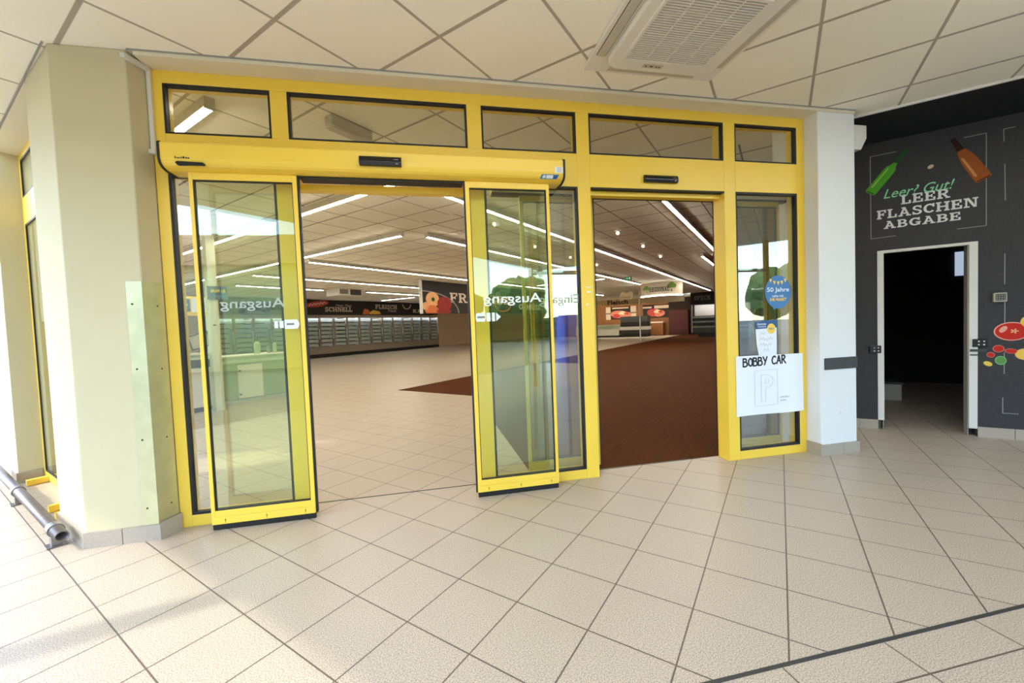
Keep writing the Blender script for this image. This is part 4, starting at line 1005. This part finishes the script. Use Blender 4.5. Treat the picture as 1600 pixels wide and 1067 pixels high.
bm = nb(); box(bm, AB, 1.22, 1.97, 4.80, 5.38, 0, .08); obj('plinth', bm, 'dark_grey', t)
bm = nb(); box(bm, AB, 1.20, 2.0, 4.77, 5.4, .74, .87); obj('band', bm, 'dark_grey', t)
bm = nb(); box(bm, AB, 1.18, 2.0, 4.75, 5.42, .87, .90); obj('top', bm, 'counter_top', t)
t = thing('till', 'white till drawer unit on the checkout desk below the monitor', 'till', ab(1.88, 4.9, .90))
bm = nb(); box(bm, AB, 1.70, 1.985, 4.79, 4.94, .901, .985); obj('housing', bm, 'ac_white', t, bevel=.01)
bm = nb(); box(bm, AB, 1.72, 1.97, 4.785, 4.79, .92, .945); obj('drawer', bm, 'grey_metal', t)
t = thing('monitor', 'tilted till monitor with a dark rim above the checkout desk', 'monitor', ab(1.95, 5.0, .901))
FM = AB @ Matrix.Translation((1.955, 4.98, 1.06)) @ Matrix.Rotation(-.30, 4, 'Y') @ Matrix.Rotation(.2, 4, 'X')
bm = nb(); rim(bm, FM, -.15, .15, 0, .26, .016, -.015, .02); obj('bezel', bm, 'dark_grey', t)
bm = nb(); box(bm, FM, -.138, .138, -.008, .0, .012, .248); obj('screen', bm, 'ac_grey', t)
bm = nb(); tube(bm, ab(1.93, 5.04, .912), ab(1.95, 5.02, 1.12), .018, 12); box(bm, AB, 1.84, 1.99, 4.96, 5.12, .901, .914); obj('stand', bm, 'dark_grey', t)
t = thing('checkout_counter', 'long sage green checkout counter with a pale door panel', 'counter', ab(2.9, 5.4))
bm = nb(); box(bm, AB, 2.32, 3.52, 5.10, 5.75, .07, .74); obj('body', bm, 'counter_green', t)
bm = nb(); box(bm, AB, 2.34, 3.50, 5.14, 5.72, 0, .07); obj('plinth', bm, 'counter_white', t)
bm = nb(); box(bm, AB, 2.10, 3.54, 5.06, 5.78, .74, .78); box(bm, AB, 2.32, 3.52, 5.10, 5.75, .78, .85); obj('belt_edge', bm, 'counter_top', t)
bm = nb(); box(bm, AB, 2.10, 3.54, 5.06, 5.78, .85, .875); obj('top', bm, 'counter_white', t)
bm = nb(); box(bm, AB, 2.52, 2.95, 5.085, 5.10, .08, .70); d_ = obj('door', bm, 'counter_white', t)
bm = nb(); box(bm, AB, 2.535, 2.57, 5.07, 5.085, .58, .61); box(bm, AB, 2.535, 2.57, 5.07, 5.085, .14, .17); obj('hinge', bm, 'mid_grey', d_)
def bottle(a, b, h, r, label, m):
    t_ = thing('bottle', label, 'bottle', ab(a, b, .875)); p = ab(a, b, .876)
    bm_ = nb(); tube(bm_, p, p + Vector((0, 0, h * .68)), r, 16); tube(bm_, p + Vector((0, 0, h * .68)), p + Vector((0, 0, h * .82)), r, 16, r * .4); obj('body', bm_, m, t_)
    bm_ = nb(); tube(bm_, p + Vector((0, 0, h * .82)), p + Vector((0, 0, h)), r * .42, 12); obj('cap', bm_, 'dark_grey', t_)
bottle(2.98, 5.30, .30, .055, 'stout bottle, leftmost on the long green counter', 'counter_green')
bottle(3.22, 5.35, .17, .032, 'short thin bottle in the middle on the long green counter', 'mid_grey')
bottle(3.36, 5.40, .25, .040, 'slim bottle with dark cap, rightmost on the long green counter', 'counter_green')

# ------------------------------------------------------------------ far right part of the shop
t = thing('fascia_board', 'long cream fascia board lettered Fleisch over the far meat counter', 'sign', ab(30.1, 6, 2.5))
bm = nb(); box(bm, AB, 30.0, 30.2, 2.4, 11.5, 2.50, ZC - .002); obj('board', bm, 'board_light', t)
bm = nb(); box(bm, AB, 30.24, 30.34, 2.6, 11.3, 2.56, 2.60); obj('fill_lamp', bm, 'lamp', t)  # added lamp hidden behind the board, brightens counters and posters
text('lettering', 'Fleisch', plane_a(29.998, 8.0, 2.56), 1.6, .34, 'ink', t, bold=.03)
t = thing('hanging_sign', 'cream hanging sign shaped like two humps, lettered Genuss, before the meat counter', 'sign', ab(22.0, 3.95, 2.45))
bm = nb(); prism(bm, plane_a(22.0, 4.36, 2.47), [(.02, 0), (.70, 0), (.76, .2), (.74, .40), (.60, .45), (.44, .36), (.36, .34), (.26, .42), (.10, .40), (.0, .26)], -.03, 0); obj('panel', bm, 'heart_board', t)
text('lettering', 'Genuss', plane_a(21.995, 4.30, 2.53), .56, .14, 'wall_brown', t, shear=.3)
bm = nb(); tube(bm, ab(22.01, 3.95, 2.80), ab(22.01, 3.95, ZC), .01, 8); obj('hanger', bm, 'grey_metal', t)
t = thing('hanging_sign', 'curved pale overhead sign lettered REGIONAL with two green trees', 'sign', ab(18.6, 1.3, 2.3))
pts = []
cv = lambda u: (18.6 + .55 * (1 - (2 * u - 1) ** 2) * -1, 2.22 - 1.85 * u)
bm = nb(); N = 16
for i in range(N):
    (a0, b0), (a1, b1) = cv(i / N), cv((i + 1) / N); prism(bm, AB, [(a0, b0), (a1, b1), (a1 + .03, b1), (a0 + .03, b0)], 2.36, ZC - .004)
obj('panel', bm, 'banner_text', t)
bm = nb()
for i in range(N):
    (a0, b0), (a1, b1) = cv(i / N), cv((i + 1) / N); prism(bm, AB, [(a0 - .01, b0), (a1 - .01, b1), (a1 + .04, b1), (a0 + .04, b0)], 2.31, 2.345)
obj('light_line', bm, 'lamp', t)
slab('lettering', 'REGIONAL', plane_a(18.03, 1.68, 2.50), .88, .20, 'ink', t)
for a_, b_, s_ in ((18.02, 1.80, .9), (18.06, .72, 1.2)):
    bm = nb(); F_ = plane_a(a_, b_, 2.47); prism(bm, F_, [(-.03 * s_, 0), (.03 * s_, 0), (.02 * s_, .12), (-.02 * s_, .12)], 0, .003)
    for x, y, r_ in ((0, .24, .11), (-.09, .2, .08), (.09, .2, .08)): prism(bm, F_, ellipse(x * s_, y * s_, r_ * s_, r_ * s_, 14), 0, .003)
    obj('tree_print', bm, 'tree_print', t)
def wall_poster(b0, b1, z0, z1, label, m, mb):
    t_ = thing('poster', label, 'poster', ab(33.36, (b0 + b1) / 2, z0)); F_ = plane_a(33.38, b0, z0); w, h = b0 - b1, z1 - z0
    bm_ = nb(); prism(bm_, F_, [(0, 0), (w, 0), (w, h), (0, h)], -.01, .0); obj('sheet', bm_, 'dark_board', t_)
    for k, (ex, ey, ew, eh, mm) in enumerate(((.42, .40, .26, .30, m), (.62, .34, .22, .26, 'meat'), (.34, .28, .12, .16, 'meat_red'), (.56, .50, .12, .14, 'heart_board'), (.70, .46, .08, .10, 'meat_red'))):
        bm_ = nb(); prism(bm_, F_, [(px + .02 * w * math.sin(7 * i + k), py) for i, (px, py) in enumerate(ellipse(w * ex, h * ey, w * ew, h * eh, 18))], 0, .004 + .001 * k); obj('meat_print', bm_, mm, t_)
    bm_ = nb()
    for x0, x1, y0, y1 in mb: prism(bm_, F_, [(x0 * w, y0 * h), (x1 * w, y0 * h), (x1 * w, y1 * h), (x0 * w, y1 * h)], 0, .004)
    obj('text_print', bm_, 'banner_text', t_)
wall_poster(9.40, 6.78, 1.42, 2.50, 'wide meat poster on the brown wall at the left of the right doorway', 'meat', ((0, .16, 0, .45), (0, .16, .52, 1), (.82, 1, .05, .45), (.82, 1, .52, 1), (.22, .76, .84, .94)))
wall_poster(6.22, 4.18, 1.42, 2.50, 'red meat poster on the brown wall right of the thin white pole', 'meat_red', ((.45, 1, .70, .92), (.0, .35, .74, .86)))
t = thing('display_counter', 'bright glass fronted meat counter at the left edge of the right doorway', 'counter', ab(31, 8.3))
bm = nb(); box(bm, AB, 30.5, 31.7, 7.34, 11.0, .15, .62); obj('body', bm, 'white_metal', t)
bm = nb(); box(bm, AB, 30.6, 31.6, 7.36, 10.98, 0, .15); obj('plinth', bm, 'black', t)
bm = nb(); box(bm, AB, 30.55, 31.6, 7.36, 10.98, .62, .98); obj('tray', bm, 'counter_white', t)
bm = nb(); prism(bm, AB @ Matrix.Identity(4), [(30.52, 7.36), (30.54, 7.36), (30.54, 10.98), (30.52, 10.98)], .62, 1.18); obj('front_glass', bm, 'window_glass', t)
t = thing('display_counter', 'dark serving counter with steel bands beside the thin white pole', 'counter', ab(31, 6.2))
bm = nb(); box(bm, AB, 30.5, 31.6, 5.15, 7.25, .27, .55); box(bm, AB, 30.7, 31.6, 5.15, 7.25, 1.15, 1.60); obj('body', bm, 'dark_grey', t)
bm = nb(); box(bm, AB, 30.6, 31.55, 5.2, 7.2, 0, .27); obj('plinth', bm, 'black', t)
bm = nb(); box(bm, AB, 30.46, 31.6, 5.12, 7.28, .55, .80); obj('steel_band', bm, 'white_metal', t)
bm = nb(); box(bm, AB, 30.62, 31.6, 5.18, 7.22, .80, 1.15); obj('tray', bm, 'black', t)
t = thing('stand', 'warm brown service stand right of the dark serving counter', 'stand', ab(33, 5))
bm = nb(); box(bm, AB, 32.7, 33.3, 4.50, 5.60, .05, 1.0); obj('body', bm, 'wall_brown', t)
bm = nb(); box(bm, AB, 32.6, 33.35, 4.45, 5.65, 1.0, 1.12); obj('top', bm, 'banner_text', t)
bm = nb(); box(bm, AB, 32.72, 33.3, 4.55, 5.55, 0, .05); obj('plinth', bm, 'black', t)
bm = nb(); box(bm, AB, 33.1, 33.34, 2.70, 4.12, .005, 1.98); tag(obj('panel', bm, 'dark_red'), 'dark red panel standing against the end wall between stand and dark shelf', 'panel')
t = thing('white_pole', 'thin white pole from floor to ceiling in the right doorway', 'pole', ab(23.1, 3.57))
bm = nb(); tube(bm, ab(23.1, 3.57, .03), ab(23.1, 3.57, ZC), .035, 14); obj('pole', bm, 'ac_white', t, smooth=False)
bm = nb(); tube(bm, ab(23.1, 3.57, .0045), ab(23.1, 3.57, .035), .10, 16); obj('base', bm, 'grey_metal', t)
t = thing('refrigerated_shelf', 'dark wall shelf lettered SPECK with pale shelves at the right of the doorway', 'shelf', ab(28.6, .5))
bm = nb(); box(bm, AB, 28.3, 29.4, -1.8, 1.65, .30, .62); box(bm, AB, 29.2, 29.4, -1.8, 1.65, .62, 2.15); obj('body', bm, 'dark_grey', t)
bm = nb(); box(bm, AB, 28.5, 29.3, -1.7, 1.3, .005, .30); obj('plinth', bm, 'black', t)
bm = nb(); box(bm, AB, 28.25, 28.32, -1.8, 1.68, 2.15, ZC - .002); obj('fascia', bm, 'dark_board', t)
slab('lettering', 'SPECK', plane_a(28.248, 1.45, 2.42), 1.0, .28, 'chalk_line', t)
for z in (.62, .95, 1.25):
    bm = nb(); box(bm, AB, 28.35 + .1 * (z > .7), 29.2, -1.75, 1.6, z, z + .10); obj('shelf', bm, 'grey_metal', t)
bm = nb(); box(bm, AB, 28.95, 29.2, -1.7, 1.55, 1.40, 2.12); obj('back_panel', bm, 'freezer', t)
bm = nb(); box(bm, AB, 28.34, 28.42, -1.7, 1.55, 2.22, 2.25); obj('inner_fill_lamp', bm, 'inner_fill', t)  # added lamp behind the fascia, brightens the shelf
bm = nb(); box(bm, AB, 28.28, 28.36, 1.60, 1.68, .30, 2.15); obj('side_post', bm, 'grey_metal', t)
t = thing('exit_sign', 'small green exit sign hanging under the shop ceiling', 'sign', ab(14, 1.38, 2.7))
bm = nb(); box(bm, AB, 14.0, 14.05, 1.26, 1.50, 2.72, 2.86); obj('panel', bm, 'dark_grey', t)
bm = nb(); box(bm, AB, 13.995, 14.0, 1.28, 1.48, 2.735, 2.845); k = obj('face', bm, 'exit_green', t)
bm = nb(); F_ = plane_a(13.994, 1.46, 2.745); prism(bm, F_, [(.01, .04), (.07, .04), (.07, .02), (.10, .05), (.07, .08), (.07, .06), (.01, .06)], 0, .001); prism(bm, F_, [(.12, .005), (.165, .005), (.165, .085), (.12, .085)], 0, .001); obj('pictogram', bm, 'white', k)
bm = nb(); tube(bm, ab(14.02, 1.38, 2.86), ab(14.02, 1.38, ZC), .008, 8); obj('hanger', bm, 'grey_metal', t)

# ------------------------------------------------------------------ outside, behind the camera: what the door glass mirrors
t = thing('canopy_column', 'round grey canopy column out on the forecourt edge', 'column', (-2.42, -1.70, 0))
bm = nb(); tube(bm, (-2.42, -1.70, -.002), (-2.42, -1.70, ZC), .075, 20); obj('shaft', bm, 'grey_metal', t)
t = thing('outer_glazing', 'yellow glazing posts of the outer porch front mirrored in the glass', 'frame', (6, -4.9, 0))
for x in (3.7, 5.4, 7.3, 9.2):
    bm = nb(); box(bm, I4, x - .035, x + .035, -4.95, -4.85, 0.001, ZC - .001); obj('post', bm, 'yellow', t)
bm = nb(); box(bm, I4, 3.735, 9.165, -4.94, -4.86, 2.22, 2.29); obj('rail', bm, 'grey_metal', t)
bm = nb(); box(bm, I4, 3.735, 5.365, -4.94, -4.86, 2.40, ZC - .001); obj('fascia', bm, 'soffit', t)
bm = nb(); box(bm, I4, 5.435, 9.165, -4.94, -4.86, .001, .30); obj('sill', bm, 'grey_metal', t)
def tree(x, y, h, r, label):
    t_ = thing('tree', label, 'tree', (x, y, -.125))
    bm_ = nb(); tube(bm_, (x, y, -.124), (x, y, h * .55), .16, 10, .08); obj('trunk', bm_, 'bark', t_)
    bm_ = nb()
    for k in range(16):
        th = random.uniform(0, 2 * PI); rr = r * random.uniform(.1, .75); z = h * random.uniform(.45, .92)
        mtx = Matrix.Translation((x + rr * math.cos(th), y + rr * math.sin(th), z)) @ Matrix.Scale(r * random.uniform(.32, .5), 4)
        q = bmesh.ops.create_icosphere(bm_, subdivisions=2, radius=1.0, matrix=mtx)
        for v in q['verts']: v.co += Vector((random.uniform(-1, 1), random.uniform(-1, 1), random.uniform(-1, 1))) * r * .06
    obj('crown', bm_, 'foliage', t_)
tree(3.2, -24, 4.2, 1.9, 'green tree mirrored in the right sliding leaf')
tree(15.0, -19, 3.9, 2.3, 'green tree mirrored in the right side window')
tree(9.0, -30, 4.6, 2.8, 'distant tree mirrored in the middle side window')
tree(22, -16.5, 3.8, 2.3, 'bushy tree mirrored beside the round blue sticker')
t = thing('sky_blocker_house', 'added pale building blocking the sky mirrored in the left sliding leaf', 'sky_blocker_house', (-10, -17, -.125))  # added to block the sky reflected in the left leaf
bm = nb(); box(bm, I4, -20, 0.5, -24, -15.2, -.12, 4.0); obj('wall', bm, 'cream', t)
bm = nb(); prism(bm, FX, [(-24.4, 4.0), (-14.6, 4.0), (-19.5, 6.2)], -20.4, .9); obj('roof', bm, 'wall_brown', t)
bm = nb(); box(bm, I4, -24, -15, -13.5, -1.0, -.12, 5.2); tag(obj('sky_blocker', bm, 'cream', bevel=.02), 'added unseen flat roofed building cutting low sky at the left', 'building')  # added out of view to cut low sky light from the left
for x in (-17, -13, -9, -5, -1.5):
    bm = nb(); box(bm, I4, x - .6, x + .6, -15.22, -15.18, 1.2, 2.6); obj('window', bm, 'ac_grey', t)
bm = nb(); box(bm, I4, -2, 26, -33.5, -32, -.12, 1.6)
bmesh.ops.subdivide_edges(bm, edges=bm.edges[:], cuts=12, use_grid_fill=True)
for v in bm.verts:
    if v.co.z > 0: v.co += Vector((random.uniform(-.2, .2), random.uniform(-.2, .2), random.uniform(-.3, .3)))
tag(obj('hedge', bm, 'foliage'), 'clipped green hedge far across the street mirrored low in the glass', 'hedge')
t = thing('container', 'blue recycling container mirrored at the edge of the middle side window', 'container', (6.3, -9.5, -.125))
bm = nb(); box(bm, I4, 5.85, 6.75, -10, -9.2, -.10, 1.15); prism(bm, FX, [(-9.2, 1.15), (-9.35, 1.5), (-9.85, 1.5), (-10, 1.15)], 5.85, 6.75); obj('body', bm, 'bin_blue', t, bevel=.03)
bm = nb(); box(bm, I4, 5.8, 6.8, -10.05, -9.15, -.124, -.10); obj('skid', bm, 'dark_grey', t)
